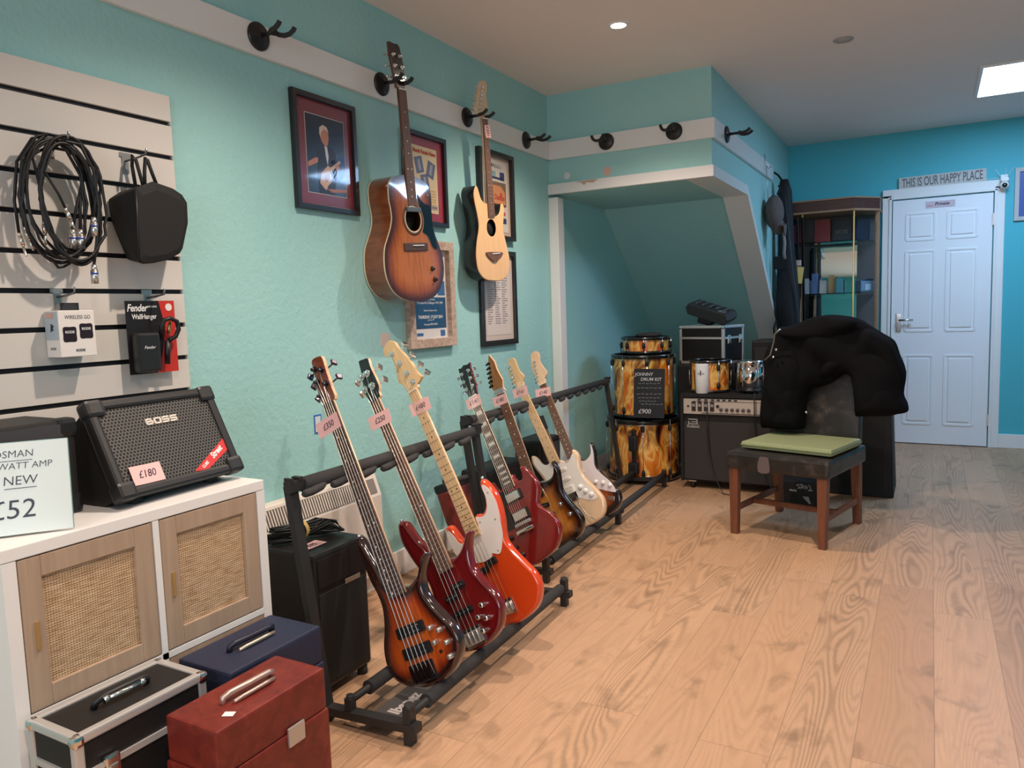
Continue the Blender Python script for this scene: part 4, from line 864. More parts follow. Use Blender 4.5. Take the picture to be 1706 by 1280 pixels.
# 1: five string bass, brown sunburst
B1 = burst('brown_sunburst', [(0, (.014, .006, .006)), (.10, (.030, .010, .007)), (.26, (.26, .034, .008)), (.48, (.52, .085, .012)), (1, (.60, .125, .016))])
T1 = mat('dark_burst_edge', (.028, .012, .014), .12, coat=1)
t, M = guitar('bass1', 'bass_guitar', 'five-string bass guitar in brown sunburst, nearest on the front rack', 'bass guitar', dict(
    body=[(-24, 335), (-46, 360), (-51, 390), (-59, 425), (-68, 457), (-76, 490), (-85, 515), (-95, 522), (-103, 514), (-107, 490), (-108, 453), (-107, 409), (-103, 368), (-95, 335), (-93, 295), (-101, 259), (-117, 221), (-138, 185), (-151, 154), (-158, 118), (-154, 88), (-139, 61), (-108, 38), (-64, 22), (-15, 12), (28, 14), (65, 24), (101, 40), (133, 65), (153, 92), (160, 122), (153, 153), (137, 186), (119, 216), (102, 250), (94, 282), (100, 310), (116, 335), (135, 358), (150, 376), (146, 384), (134, 380), (113, 358), (95, 339), (71, 325), (46, 316), (30, 316)],
    top=B1, side=T1, nut=.954, scale=.864, end=.299, nw=.047, fw=.067, frets=24, strings=5, neck=MAPLE2, board=ROSEWOOD, inlay='oval', heel=.30, r=.013,
    head=[(-25, 962), (25, 960), (29, 1000), (31, 1035), (32, 1062), (34, 1092), (32, 1112), (14, 1120), (-8, 1121), (-18, 1110), (-21, 1065), (-32, 1030), (-36, 990)], headtop=grain('brown_headstock', (.17, .042, .020), (.22, .06, .026), .15, 40, (1, .1, 1), coat=1), nutm=BLACK,
    saddle=(0, .092, .004), spread=.072, tail=.045, posts=[(-.026, .994, -1, .2), (-.020, 1.042, -1, .1), (-.012, 1.085, -1, -.2), (.015, 1.070, 1, .3), (.014, 1.020, 1, .2)],
    tx=lambda x, y, s: s*.036, tun=mat('cosmo_black', (.10, .09, .11), .25, 1), tunb=mat('cosmo_black', (.10, .09, .11), .25, 1), btn=(.004, .022, .020), postr=.006, posth=.016, sr=.0014, order=[0, 1, 2, 3, 4], tl=.03))
PKB = mat('pickup_black', (.012, .012, .014), .4)
pickup(t, -.002, .191, zf, .118, .034, PKB, 0, .010, 5, rows=2, b=.005); pickup(t, -.004, .098+.028, zf, .118, .036, PKB, 0, .010, 5, rows=2, b=.005)
mb = MB(); mb.box((-.012, .062, zf+.003), (.100, .058, .006), 0, b=.002)
for k in range(5): mb.box((-.012+(k-2)*.018, .060, zf+.010), (.014, .048, .010), 1, b=.003)
mb.build('bridge', [PKB, mat('cosmo_black', (.1, .1, .1))], t)
for x, y in ((.078, .175), (.108, .160), (.077, .130), (.120, .119), (.114, .078)): knob(t, x, y, zf, NICKEL, .0085, .017)
MB().cyl((.083, .100, zf), (.083, .100, zf+.006), .005, n=12).build('switch', BLACK, t)
MB().ball((-.098, .524, zf-.02), .007).build('strap_button', CHROME, t)
tb1 = M
# 2: four string bass, transparent red
RED2 = burst('dark_transparent_red', [(0, (.085, .004, .007)), (.12, (.15, .006, .008)), (1, (.19, .008, .008))])
S2 = mat('dark_red_gloss', (.15, .006, .010), .1, coat=1)
t, M = guitar('bass2', 'bass_guitar', 'dark red four-string bass guitar between the sunburst bass and the orange bass', 'bass guitar', dict(
    body=[(-24, 345), (-47, 375), (-57, 412), (-71, 444), (-82, 481), (-90, 512), (-102, 527), (-116, 531), (-130, 522), (-140, 492), (-142, 458), (-136, 426), (-127, 387), (-115, 350), (-103, 310), (-100, 275), (-106, 240), (-122, 205), (-140, 172), (-150, 138), (-148, 105), (-134, 75), (-106, 52), (-60, 36), (-11, 28), (31, 30), (73, 42), (106, 60), (127, 87), (142, 118), (142, 149), (130, 186), (111, 226), (98, 265), (102, 296), (114, 326), (130, 352), (143, 372), (138, 380), (122, 375), (110, 364), (90, 346), (67, 332), (45, 327), (28, 330)],
    top=RED2, side=S2, nut=.954, scale=.864, end=.299, nw=.041, fw=.060, frets=24, strings=4, neck=MAPLE2, board=ROSEWOOD2, inlay='oval', heel=.30, r=.013,
    head=[(-22, 962), (22, 960), (26, 978), (37, 996), (37, 1036), (35, 1080), (39, 1112), (18, 1121), (-3, 1126), (-8, 1112), (-14, 1080), (-28, 1040), (-38, 1018), (-36, 995)], headtop=GLOSSBLACK, nutm=BLACK,
    saddle=(0, .085, .004), spread=.056, tail=.04, posts=[(-.026, 1.018, -1, 0), (-.016, 1.066, -1, 0), (.012, 1.064, 1, 0), (.012, 1.012, 1, 0)], tx=lambda x, y, s: s*.036, btn=(.004, .024, .022), postr=.0072, posth=.016, sr=.0012, order=[0, 1, 2, 3], tl=.032))
pickup(t, -.022, .213, zf, .058, .022, PKB, 0, .009, 4, b=.006); pickup(t, .020, .238, zf, .058, .022, PKB, 0, .009, 4, b=.006)
pickup(t, -.002, .155, zf, .086, .022, PKB, 0, .009, 4, b=.006)
mb = MB(); mb.box((.0, .070, zf+.003), (.078, .062, .006), 0, b=.002)
for k in range(4): mb.box(((k-1.5)*.0187, .068, zf+.011), (.015, .042, .012), 1, b=.003).cyl(((k-1.5)*.0187, .09, zf+.017), ((k-1.5)*.0187, .046, zf+.017), .003, n=8, mi=1)
mb.build('bridge', [CHROME, NICKEL], t)
for x, y in ((.084, .147), (.053, .118), (.081, .104), (.050, .073)): knob(t, x, y, zf, CHROME, .0095, .019)
MB().ball((-.118, .535, zf-.02), .007).build('strap_button', CHROME, t)
tb2 = M
# 3: left-handed orange bass
ORG = mat('bright_orange_gloss', (.66, .062, .010), .12, coat=1)
t, M = guitar('bass3', 'bass_guitar', 'bright orange bass guitar with white pickguard and maple neck', 'bass guitar', dict(
    body=[(-32, 392), (-45, 384), (-63, 382), (-75, 389), (-83, 418), (-91, 444), (-104, 455), (-120, 452), (-129, 428), (-127, 390), (-121, 349), (-112, 318), (-115, 290), (-135, 250), (-158, 205), (-170, 165), (-168, 120), (-152, 85), (-120, 55), (-80, 38), (-22, 30), (38, 29), (92, 41), (132, 61), (161, 95), (174, 129), (170, 169), (151, 210), (129, 258), (113, 305), (119, 342), (136, 386), (147, 432), (151, 476), (142, 516), (130, 544), (118, 554), (109, 546), (104, 528), (104, 498), (94, 463), (74, 443), (52, 438), (32, 444)],
    top=ORG, side=ORG, nut=.984, scale=.864, end=.373, nw=.042, fw=.062, frets=21, strings=4, neck=MAPLE, board=MAPLE, fretm=mat('dark_frets', (.12, .10, .09), .4, .6), dotm=BLACK, heel=.385, r=.011,
    head=[(-24, 986), (22, 984), (26, 1000), (40, 1006), (58, 1018), (48, 1040), (42, 1082), (25, 1134), (10, 1168), (5, 1196), (-8, 1212), (-24, 1218), (-52, 1207), (-66, 1186), (-62, 1168), (-47, 1162), (-37, 1142), (-42, 1100), (-50, 1060), (-54, 1048), (-38, 1028), (-32, 1005)],
    saddle=(.004, .115, .004), spread=.058, tail=.03, posts=[(.014, 1.018, 1, .35), (.004, 1.062, 1, .3), (-.010, 1.112, 1, .3), (-.028, 1.162, 1, .5)], tx=lambda x, y, s: .052-(y-1.018)*.32, btn=(.004, .026, .026), postr=.006, posth=.015, sr=.0009, order=[3, 2, 1, 0], tl=.036, strm=mat('thin_string', (.55, .45, .34), .4, .8)))
PGW = mat('white_pickguard', (.80, .74, .68), .3, coat=.3)
plate(t, 'pickguard', [(-112, 446), (-119, 430), (-122, 407), (-120, 375), (-117, 349), (-100, 315), (-75, 292), (-52, 288), (-40, 284), (0, 276), (33, 282), (40, 293), (66, 281), (83, 290), (110, 330), (119, 351), (133, 404), (142, 450), (143, 485), (136, 512), (124, 532), (116, 534), (112, 518), (112, 490), (100, 455), (80, 434), (56, 431), (34, 438), (28, 400), (-26, 400), (-34, 374), (-62, 372), (-82, 380), (-92, 412)], zf, PGW)
pickup(t, .024, .266, zf, .052, .026, PKB, .1, .012, 0, b=.004); pickup(t, -.024, .248, zf, .052, .026, PKB, .1, .012, 0, b=.004)
for x, y in ((.128, .500), (.112, .400), (.070, .293), (.045, .415), (-.108, .44)): MB().cyl((x, y, zf+.0022), (x, y, zf+.0034), .003, n=8).build('pickguard_screw', NICKEL, t)
mb = MB(); mb.box((.004, .096, zf+.003), (.080, .056, .005), 0, b=.002)
for k in range(4): mb.cyl((.004+(k-1.5)*.019, .112, zf+.009), (.004+(k-1.5)*.019, .078, zf+.009), .0052, n=10, mi=1)
mb.build('bridge', [CHROME, NICKEL], t); MB().ball((.118, .560, zf-.02), .007).build('strap_button', CHROME, t)
tb3 = M
# 4: cherry double-horn guitar
CH = burst('cherry_red', [(0, (.18, .010, .010)), (.3, (.21, .012, .010)), (1, (.17, .010, .009))])
t, M = guitar('sg', 'electric_guitar', 'cherry red double-horned electric guitar with chrome pickups and block inlays', 'electric guitar', dict(
    body=[(-26, 340), (-38, 312), (-60, 300), (-72, 320), (-80, 350), (-92, 344), (-112, 318), (-126, 280), (-130, 240), (-120, 208), (-102, 178), (-100, 160), (-122, 130), (-143, 98), (-152, 65), (-148, 30), (-130, -5), (-100, -34), (-60, -54), (-20, -60), (20, -55), (60, -46), (98, -30), (127, -3), (144, 27), (148, 60), (139, 96), (117, 129), (97, 158), (97, 178), (115, 209), (128, 241), (127, 275), (113, 313), (96, 342), (84, 354), (76, 344), (73, 316), (62, 298), (36, 309), (26, 342)],
    top=CH, side=mat('cherry_gloss', (.19, .010, .010), .1, coat=1), nut=.748, scale=.628, end=.285, nw=.043, fw=.056, frets=22, strings=6, neck=mat('cherry_gloss', (.2, .01, .01)), board=ROSEWOOD, inlay='block', dotm=mat('pearl_block', (.62, .60, .55), .25), fbbind=CREAM, heel=.30, th=.035, r=.009,
    head=[(-22, 756), (22, 756), (26, 775), (33, 800), (34, 830), (40, 880), (47, 909), (30, 906), (10, 914), (-6, 906), (-22, 911), (-28, 870), (-34, 815), (-32, 790)], headtop=GLOSSBLACK, hsub=1,
    saddle=(-.004, .120, .010), spread=.052, tail=.03, posts=[(-.022, .800, -1, 0), (-.019, .838, -1, 0), (-.014, .876, -1, 0), (.026, .876, 1, 0), (.022, .838, 1, 0), (.018, .800, 1, 0)], tx=lambda x, y, s: s*.036, btn=(.004, .013, .012), sr=.0007, order=[0, 1, 2, 3, 4, 5], tl=.018, postr=.0045))
for y in (.246, .158): pickup(t, -.002, y, zf, .070, .038, CHROME, 0, .012, 0, b=.003, name='humbucker'); MB().box((-.002, y, zf+.002), (.092, .046, .005), b=.004).build('pickup_ring', BLACK, t)
MB().box((-.003, .121, zf+.008), (.084, .016, .012), b=.004).build('bridge', NICKEL, t); MB().box((-.004, .090, zf+.009), (.092, .018, .014), b=.006).build('tailpiece', CHROME, t)
plate(t, 'pickguard', [(-28, 290), (-24, 262), (-50, 258), (-52, 220), (-40, 160), (-32, 140), (-48, 122), (-80, 118), (-104, 128), (-112, 160), (-112, 200), (-118, 240), (-112, 282), (-96, 316), (-82, 326), (-70, 306), (-54, 288)], zf, GLOSSBLACK)
for x, y in ((-.088, .087), (-.083, .040), (-.064, .0), (-.105, .012)): knob(t, x, y, zf, GLOSSBLACK, .012, .014)
tsg = M
# 5: sunburst superstrat with pointed headstock
B5 = burst('amber_sunburst', [(0, (.015, .008, .006)), (.16, (.022, .010, .007)), (.36, (.20, .055, .010)), (.62, (.46, .16, .022)), (1, (.56, .23, .035))])
t, M = guitar('g5', 'electric_guitar', 'amber sunburst electric guitar with pointed brown headstock behind the cherry red guitar', 'electric guitar', dict(
    body=[(-26, 352), (-48, 350), (-76, 356), (-96, 378), (-108, 410), (-118, 432), (-132, 428), (-139, 395), (-135, 350), (-124, 305), (-117, 265), (-126, 225), (-146, 182), (-157, 140), (-152, 105), (-130, 75), (-92, 54), (-30, 42), (23, 38), (60, 40), (100, 50), (135, 64), (160, 85), (176, 112), (181, 140), (174, 170), (157, 208), (139, 251), (129, 292), (137, 337), (145, 378), (141, 408), (131, 428), (124, 418), (126, 400), (112, 368), (84, 353), (52, 352), (28, 356)],
    top=B5, side=mat('near_black_burst', (.016, .009, .008), .12, coat=1), nut=.808, scale=.648, end=.335, nw=.043, fw=.056, frets=24, strings=6, neck=MAPLE2, board=ROSEWOOD2, heel=.345, r=.009,
    head=[(-24, 815), (24, 815), (20, 828), (21, 840), (30, 868), (26, 885), (19, 926), (21, 962), (4, 1002), (-8, 980), (-19, 940), (-34, 900), (-46, 861), (-36, 835)], hsub=1, headtop=grain('amber_headstock', (.25, .09, .018), (.36, .15, .03), .2, 50, (1, .08, 1), coat=.8),
    saddle=(0, .160, .006), spread=.052, posts=[(-.034+.0045*k, .858+.021*k, -1, 0) for k in range(6)], tx=lambda x, y, s: x-.012, btn=(.004, .010, .009), tl=.014, sr=.0006, skip=(0, 1, 2, 3, 4, 5), postr=.004, tun=mat('black_chrome', (.06, .06, .065), .3, 1)))
pickup(t, 0, .300, zf, .072, .020, PKB, -.06, .008, 6, b=.006); pickup(t, .012, .248, zf, .072, .020, PKB, -.06, .008, 6, b=.006); pickup(t, .02, .190, zf, .078, .038, PKB, -.06, .010, 6, rows=2, b=.004)
MB().box((0, .150, zf+.004), (.085, .036, .008), b=.002).build('bridge', NICKEL, t)
MB().box((0, .822, .004), (.050, .020, .012), b=.003).build('string_clamp', NICKEL, t)
for x, y in ((.108, .232), (.137, .178)): knob(t, x, y, zf, CHROME, .0095, .018)
MB().tube([(.040, .345, .0), (.058, .30, .012), (.066, .25, .016), (.064, .20, .010), (.072, .155, -.006)], .0008, 5).build('loose_string', STRINGM, t)
tg5 = M
# 6: cream strat style
CR = mat('cream_gloss', (.74, .52, .33), .14, coat=1)
t, M = guitar('g6', 'electric_guitar', 'cream electric guitar with white pickguard and maple neck on the longer rack', 'electric guitar', dict(
    body=[(-30, 366), (-58, 362), (-76, 374), (-88, 394), (-95, 421), (-109, 444), (-123, 444), (-134, 412), (-129, 372), (-116, 324), (-110, 280), (-115, 240), (-130, 195), (-150, 145), (-158, 100), (-155, 60), (-140, 25), (-110, 0), (-60, -15), (-1, -20), (35, -20), (72, -16), (105, -10), (132, 8), (149, 34), (158, 64), (155, 96), (143, 137), (124, 187), (110, 225), (112, 264), (126, 304), (133, 332), (128, 358), (117, 372), (106, 366), (100, 350), (88, 331), (65, 316), (42, 325), (30, 352)],
    top=CR, side=CR, nut=.808, scale=.648, end=.346, nw=.043, fw=.056, frets=22, strings=6, neck=MAPLE, board=MAPLE, fretm=mat('soft_frets', (.5, .36, .22), .4, .5), dotm=BLACK, heel=.352, r=.012,
    head=[(-23, 812), (20, 812), (22, 832), (42, 858), (30, 896), (31, 940), (34, 962), (26, 980), (4, 985), (-16, 965), (-20, 940), (-32, 924), (-36, 888), (-38, 840), (-30, 826)],
    saddle=(0, .150, .004), spread=.052, posts=[(-.027+.004*k, .836+.022*k, -1, 0) for k in range(6)], tx=lambda x, y, s: x-.014, btn=(.004, .010, .009), tl=.014, sr=.0005, strm=mat('faint_string', (.6, .5, .4), .4, .7), postr=.0038))
plate(t, 'pickguard', [(-26, 366), (-52, 364), (-72, 376), (-84, 396), (-96, 420), (-110, 424), (-118, 405), (-112, 366), (-98, 325), (-92, 280), (-94, 235), (-86, 200), (-50, 186), (-14, 190), (20, 148), (46, 128), (84, 98), (116, 88), (134, 92), (131, 112), (124, 150), (108, 200), (104, 236), (106, 274), (114, 316), (117, 342), (110, 352), (90, 338), (66, 322), (44, 330), (30, 352), (24, 345), (-24, 345)], zf, PGW)
for y, r_ in ((.30, 0), (.247, 0)): pickup(t, 0, y, zf+.002, .082, .018, PGW, r_, .006, 6, b=.007)
pickup(t, -.002, .192, zf+.002, .080, .040, PGW, -.12, .007, 6, rows=2, b=.005)
for x, y in ((.072, .178), (.090, .148), (.112, .118)): knob(t, x, y, zf+.002, WHITEP, .012, .013)
MB().box((0, .150, zf+.004), (.080, .044, .008), b=.002).build('bridge', CHROME, t)
MB().tube([(.03, .140, zf+.01), (.040, .09, zf+.035), (.055, .04, zf+.04), (.088, -.015, zf+.042)], .0026, 8).build('tremolo_arm', CHROME, t)
tg6 = M
# 7: sunburst strat style
B7 = burst('red_sunburst', [(0, (.010, .007, .007)), (.26, (.016, .009, .008)), (.46, (.22, .045, .012)), (1, (.44, .10, .02))])
t, M = guitar('g7', 'electric_guitar', 'dark-edged sunburst electric guitar with white pickguard, last on the rack before the drums', 'electric guitar', dict(
    body=[(-30, 330), (-50, 318), (-78, 326), (-96, 352), (-105, 388), (-120, 405), (-135, 388), (-138, 345), (-128, 300), (-116, 250), (-118, 205), (-130, 165), (-148, 120), (-160, 75), (-160, 30), (-145, -10), (-115, -40), (-70, -58), (-10, -66), (57, -64), (98, -60), (138, -50), (172, -28), (189, 8), (189, 46), (172, 88), (151, 135), (129, 178), (123, 220), (134, 266), (147, 305), (152, 338), (148, 358), (138, 362), (130, 340), (116, 308), (91, 291), (62, 288), (36, 310), (28, 330)],
    top=B7, side=mat('near_black_burst', (.016, .009, .008)), nut=.808, scale=.648, end=.330, nw=.043, fw=.056, frets=22, strings=6, neck=MAPLE2, board=ROSEWOOD2, heel=.335, r=.011, fretm=NICKEL,
    head=[(-23, 812), (20, 812), (26, 838), (52, 862), (46, 902), (36, 948), (48, 985), (46, 1008), (28, 1024), (2, 1018), (-14, 990), (-20, 965), (-30, 940), (-32, 863), (-32, 825)],
    saddle=(0, .120, .004), spread=.052, posts=[(-.022+.005*k, .845+.023*k, -1, 0) for k in range(6)], tx=lambda x, y, s: x-.016, btn=(.004, .010, .009), tl=.014, sr=.0005, postr=.0038, skip=(0, 1, 2, 3, 4, 5)))
PGP = mat('pinkish_white_pickguard', (.74, .66, .66), .25, coat=.4)
plate(t, 'pickguard', [(-30, 330), (-52, 326), (-76, 336), (-98, 372), (-112, 384), (-118, 350), (-106, 300), (-98, 250), (-96, 200), (-84, 160), (-40, 150), (0, 155), (40, 130), (70, 104), (98, 86), (130, 64), (168, 42), (178, 50), (168, 104), (136, 164), (117, 205), (114, 236), (126, 275), (139, 315), (142, 346), (138, 352), (132, 330), (117, 300), (91, 284), (60, 280), (34, 302), (26, 318)], zf, PGP)
for x, y in ((.083, .139), (.123, .118), (.158, .090)): knob(t, x, y, zf+.002, WHITEP, .012, .013)
for y in (.275, .225, .17): pickup(t, 0, y, zf+.002, .082, .018, PGP, 0, .006, 6, b=.007)
MB().box((.130, .020, zf+.001), (.046, .024, .004), 0, Matrix.Rotation(-.5, 3, 'Z'), b=.002).build('jack_plate', CHROME, t)
MB().box((0, .115, zf+.004), (.080, .044, .008), b=.002).build('bridge', CHROME, t)
tg7 = M
# sunburst acoustic on the hanger
AB = burst('acoustic_sunburst', [(0, (.055, .012, .006)), (.18, (.10, .022, .008)), (.5, (.35, .085, .016)), (.8, (.47, .135, .026)), (1, (.50, .15, .030))], .14)
AS = grain('mahogany_side', (.17, .045, .016), (.24, .07, .025), .16, 50, (.1, 1, .3), coat=1)
t, M = guitar('ac', 'acoustic_guitar', 'sunburst acoustic guitar with cream binding and black pickguard hanging on the wall', 'acoustic guitar', dict(
    body=[(-25, 528), (-60, 526), (-97, 519), (-125, 502), (-140, 476), (-143, 425), (-137, 388), (-136, 351), (-149, 313), (-174, 271), (-197, 230), (-207, 179), (-206, 132), (-192, 89), (-165, 54), (-124, 28), (-72, 12), (-5, 4), (55, 6), (110, 22), (150, 50), (178, 92), (190, 142), (185, 194), (167, 240), (145, 284), (133, 326), (132, 381), (138, 426), (136, 468), (118, 497), (80, 515), (27, 526)],
    top=AB, side=AS, bind=CREAM, binding=True, th=.112, zf=-.006, dome=.003, hole=(-.004, .348, .049), nut=.869, scale=.65, end=.405, nw=.044, fw=.056, frets=20, strings=6, neck=mat('mahogany_neck', (.13, .035, .014), .2, coat=.8), board=ROSEWOOD2, heel=.50, fretm=mat('dull_frets', (.20, .16, .13), .5, .5),
    head=[(-23, 875), (23, 875), (29, 905), (34, 940), (28, 980), (14, 1040), (0, 1050), (-14, 1047), (-50, 1050), (-49, 1005), (-40, 955), (-32, 913)], hsub=1, headtop=mat('black_headstock', (.018, .014, .012), .18, coat=.6),
    saddle=(0, .230, .004), spread=.054, posts=[(-.028, .918, -1, 0), (-.032, .960, -1, 0), (-.036, 1.002, -1, 0), (.006, 1.002, 1, 0), (.014, .960, 1, 0), (.018, .918, 1, 0)], tx=lambda x, y, s: x+s*.016, btn=(.004, .012, .010), sr=.0004, tl=.018, postr=.004, skip=(0, 1, 2, 3, 4, 5), hz=-.008))
zf2 = -.003
ro = MB(); ro.lathe([(.049, 0), (.068, 0), (.068, .0012), (.049, .0012), (.049, 0)], (-.004, .348, -.0035), (0, 0, 1), 48, 0); ro.lathe([(.051, .0012), (.056, .0012), (.056, .0018), (.051, .0018), (.051, .0012)], (-.004, .348, -.0035), (0, 0, 1), 48, 1); ro.build('rosette', [mat('rosette_brown', (.16, .07, .04), .4), CREAM], t)
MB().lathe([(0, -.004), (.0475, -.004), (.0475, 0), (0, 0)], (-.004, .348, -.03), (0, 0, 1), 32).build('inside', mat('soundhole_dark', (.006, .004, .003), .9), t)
MB().box((.0, .388, zf2+.004), (.094, .020, .010), b=.003).build('soundhole_pickup', mat('grey_pickup', (.10, .12, .12), .35), t)
plate(t, 'pickguard', [(40, 452), (60, 430), (88, 414), (118, 408), (128, 370), (126, 316), (140, 262), (147, 226), (132, 224), (112, 234), (96, 262), (80, 284), (52, 296), (62, 318), (67, 350), (58, 384), (44, 404), (38, 424)], zf2-.0005, GLOSSBLACK, .0016, 4, CREAM)
mb = MB(); mb.box((-.003, .234, zf2+.002), (.158, .034, .008), 0, b=.003); mb.box((.008, .240, zf2+.008), (.074, .004, .006), 1)
mb.build('bridge', [ROSEWOOD, WHITEP], t)
for x, y in ((.098, .139), (.111, .092)): MB().lathe([(.012, 0), (.012, .002), (.008, .003), (.007, .014), (0, .014)], (x, y, zf2-.002), (0, 0, 1), 20).build('knob', mat('dark_amber_knob', (.03, .014, .012), .25), t)
MB().ball((.110, .452, zf2), .006).build('strap_button', CHROME, t)
# natural cutaway thinline
NT = grain('natural_spruce', (.80, .46, .19), (.86, .53, .25), .3, 45, (1, .05, 1), coat=.5)
t, M = guitar('tv', 'acoustic_guitar', 'small natural-topped double-cutaway acoustic guitar with black sides hanging on the wall', 'acoustic guitar', dict(
    body=[(-28, 366), (-50, 369), (-79, 391), (-97, 432), (-108, 447), (-120, 444), (-135, 425), (-140, 400), (-134, 362), (-121, 317), (-114, 272), (-122, 235), (-142, 189), (-155, 140), (-157, 99), (-147, 56), (-117, 24), (-75, 5), (-10, -4), (50, -7), (100, 4), (133, 26), (147, 56), (152, 100), (140, 145), (121, 199), (109, 243), (120, 295), (131, 340), (124, 364), (112, 368), (101, 362), (87, 330), (66, 313), (34, 312)],
    top=NT, side=mat('satin_black_side', (.012, .010, .010), .28, coat=.4), th=.074, zf=-.006, r=.004, hole=(-.005, .252, .042), nut=.758, scale=.628, end=.302, nw=.042, fw=.056, frets=22, strings=6, neck=MAPLE2, board=ROSEWOOD2, heel=.33, inlay='dot', fretm=mat('dull_frets', (.20, .16, .13), .5, .5), dotm=mat('dull_dots', (.35, .3, .27), .5),
    head=[(-22, 763), (22, 763), (36, 803), (44, 831), (36, 868), (48, 900), (48, 922), (30, 936), (4, 930), (-14, 905), (-26, 880), (-42, 836), (-60, 800), (-42, 780)],
    saddle=(0, .125, .002), spread=.052, posts=[(-.040+.008*k, .802+.020*k, -1, 0) for k in range(6)], tx=lambda x, y, s: x-.022, btn=(.004, .012, .010), tl=.014, sr=.0004, postr=.0035, skip=(0, 1, 2, 3, 4, 5)))
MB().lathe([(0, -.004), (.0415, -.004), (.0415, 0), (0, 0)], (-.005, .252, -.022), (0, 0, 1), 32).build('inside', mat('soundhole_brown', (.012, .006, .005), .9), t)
mb = MB(); P = ccw(spline([(-72, 137), (0, 136), (74, 130), (68, 114), (40, 104), (28, 93), (-5, 88), (-34, 102), (-56, 116)], 3)); mb.prism(P, -.006, .001, 0); mb.box((.012, .128, .002), (.07, .004, .004), 1); mb.build('bridge', [ROSEWOOD2, WHITEP], t)
ttv = M
# ------------------------------------------------------------------ price tags tucked under the strings
def gtag(M, x, y, rot, w, h, s, label, z=.0012): price('', s, M @ Matrix.Translation((x, y, z)) @ Matrix.Rotation(rot, 4, 'Z'), w, h, label)
gtag(tb1, -.024, .888, .0, .106, .052, '£350', 'pink price tag marked £350 on the nearest sunburst bass neck', .0065)
gtag(tb2, -.003, .880, -.14, .104, .050, '£250', 'pink price tag marked £250 on the dark red bass neck', .0065)
gtag(tb3, .007, .914, -.08, .099, .050, '£480', 'pink price tag on the maple neck of the orange bass')
gtag(tsg, -.004, .722, -.07, .078, .050, '£140', 'pink price tag on the cherry red guitar neck')
gtag(tg5, -.013, .779, .0, .074, .045, '£180', 'pink price tag below the pointed brown headstock')
gtag(tg6, -.012, .785, -.22, .092, .050, '£160', 'pink price tag on the cream guitar maple neck')
gtag(tg7, -.014, .760, -.26, .104, .054, '£140', 'pink price tag on the last sunburst guitar of the longer rack')
gtag(ttv, .010, .702, -1.45, .058, .050, '£225', 'pink price tag on the hanging natural-topped guitar neck')
# dark things standing behind the racks
t = thing('instrument_case', 'slim dark red case leaning on the wall behind the orange bass neck', 'case', mw=basis((.30, 2.90, .02), (0, 1, .0), (-.36, 0, 1)))
RC = mat('dark_red_leather', (.17, .022, .018), .35)
for y in (-.055, .055): MB().box((y, .19, 0), (.100, .38, .06), b=.012).build('panel', RC, t)
MB().box((0, .395, 0), (.215, .04, .066), b=.01).build('top_cap', BLACK, t)
t = thing('instrument_case', 'black hard case standing against the wall behind the cherry red guitar', 'case', (.12, 3.36, 0)); MB().box((0, 0, .20), (.16, .40, .40), b=.02).build('shell', BLKCASE, t); MB().box((.083, 0, .30), (.006, .05, .03), b=.002).build('latch', NICKEL, t)
t = thing('speaker_box', 'small black speaker box against the wall behind the cream guitar', 'speaker', (.13, 3.86, 0)); MB().box((0, 0, .23), (.17, .26, .46), b=.015).build('box', BLKCASE, t); MB().box((.087, 0, .23), (.004, .22, .40)).build('grille', RUBBER, t)
t = thing('wooden_block', 'short brown wooden post with dark top behind the white pickguard of the last guitar', 'post', mw=basis((.42, 3.74, .02), (.92, 0, .40), (-.40, .06, .9)))
MB().box((0, .28, 0), (.062, .56, .03), b=.003).build('post', grain('brown_post', (.28, .14, .08), (.36, .19, .11), .5, 50, (1, .06, 1)), t); MB().box((0, .58, 0), (.068, .08, .036), b=.003).build('cap', ROSEWOOD, t); MB().box((0, .30, .0155), (.006, .52, .002)).build('groove', BLACK, t)
# ------------------------------------------------------------------ drum kit with flame wrap
FL = mat('flame_wrap', (.6, .2, .02), .16, coat=1); g = NG(FL); cv = g.coord(); w1 = g.n('ShaderNodeTexNoise'); g.link(g.map(cv, (1, 1, .55)), w1.inputs['Vector']); w1.inputs['Scale'].default_value = 4.5; w1.inputs['Detail'].default_value = 2
vm = g.n('ShaderNodeVectorMath', operation='MULTIPLY_ADD'); g.link(w1.outputs['Color'], vm.inputs[0]); vm.inputs[1].default_value = (.26, .26, .30); g.link(cv, vm.inputs[2])
n = g.noise(g.map(vm.outputs[0], (1, 1, .30)), 8.5, 2.2, .5, 1.0); n2 = g.noise(g.map(vm.outputs[0], (1, 1, .26)), 10, 2.5, .5, .8)
st1 = g.math('SUBTRACT', 1, g.math('MULTIPLY', g.math('ABSOLUTE', g.math('SUBTRACT', n, .5)), 6.5), clamp=True)
n4 = g.noise(g.map(vm.outputs[0], (1, 1, .36), (3, 1, 2)), 6, 2, .5, 1.2); st2 = g.math('SUBTRACT', 1, g.math('MULTIPLY', g.math('ABSOLUTE', g.math('SUBTRACT', n4, .47)), 10), clamp=True)
lick = g.math('MAXIMUM', g.math('POWER', st1, 1.6), g.math('POWER', st2, 1.6))
bs = g.ramp(n2, [(.36, (.012, .004, .003)), (.44, (.15, .014, .005)), (.52, (.50, .07, .007)), (.62, (.74, .16, .012)), (.72, (.88, .30, .025))])
g.color(g.mix(g.math('MULTIPLY', lick, .92), bs, g.ramp(lick, [(0, (.85, .26, .02)), (.5, (.92, .40, .045)), (1, (.98, .64, .18))])))
HOOP = mat('black_hoop', (.010, .010, .010), .25, coat=.6); HEAD = mat('drum_head_dark', (.05, .055, .06), .4)
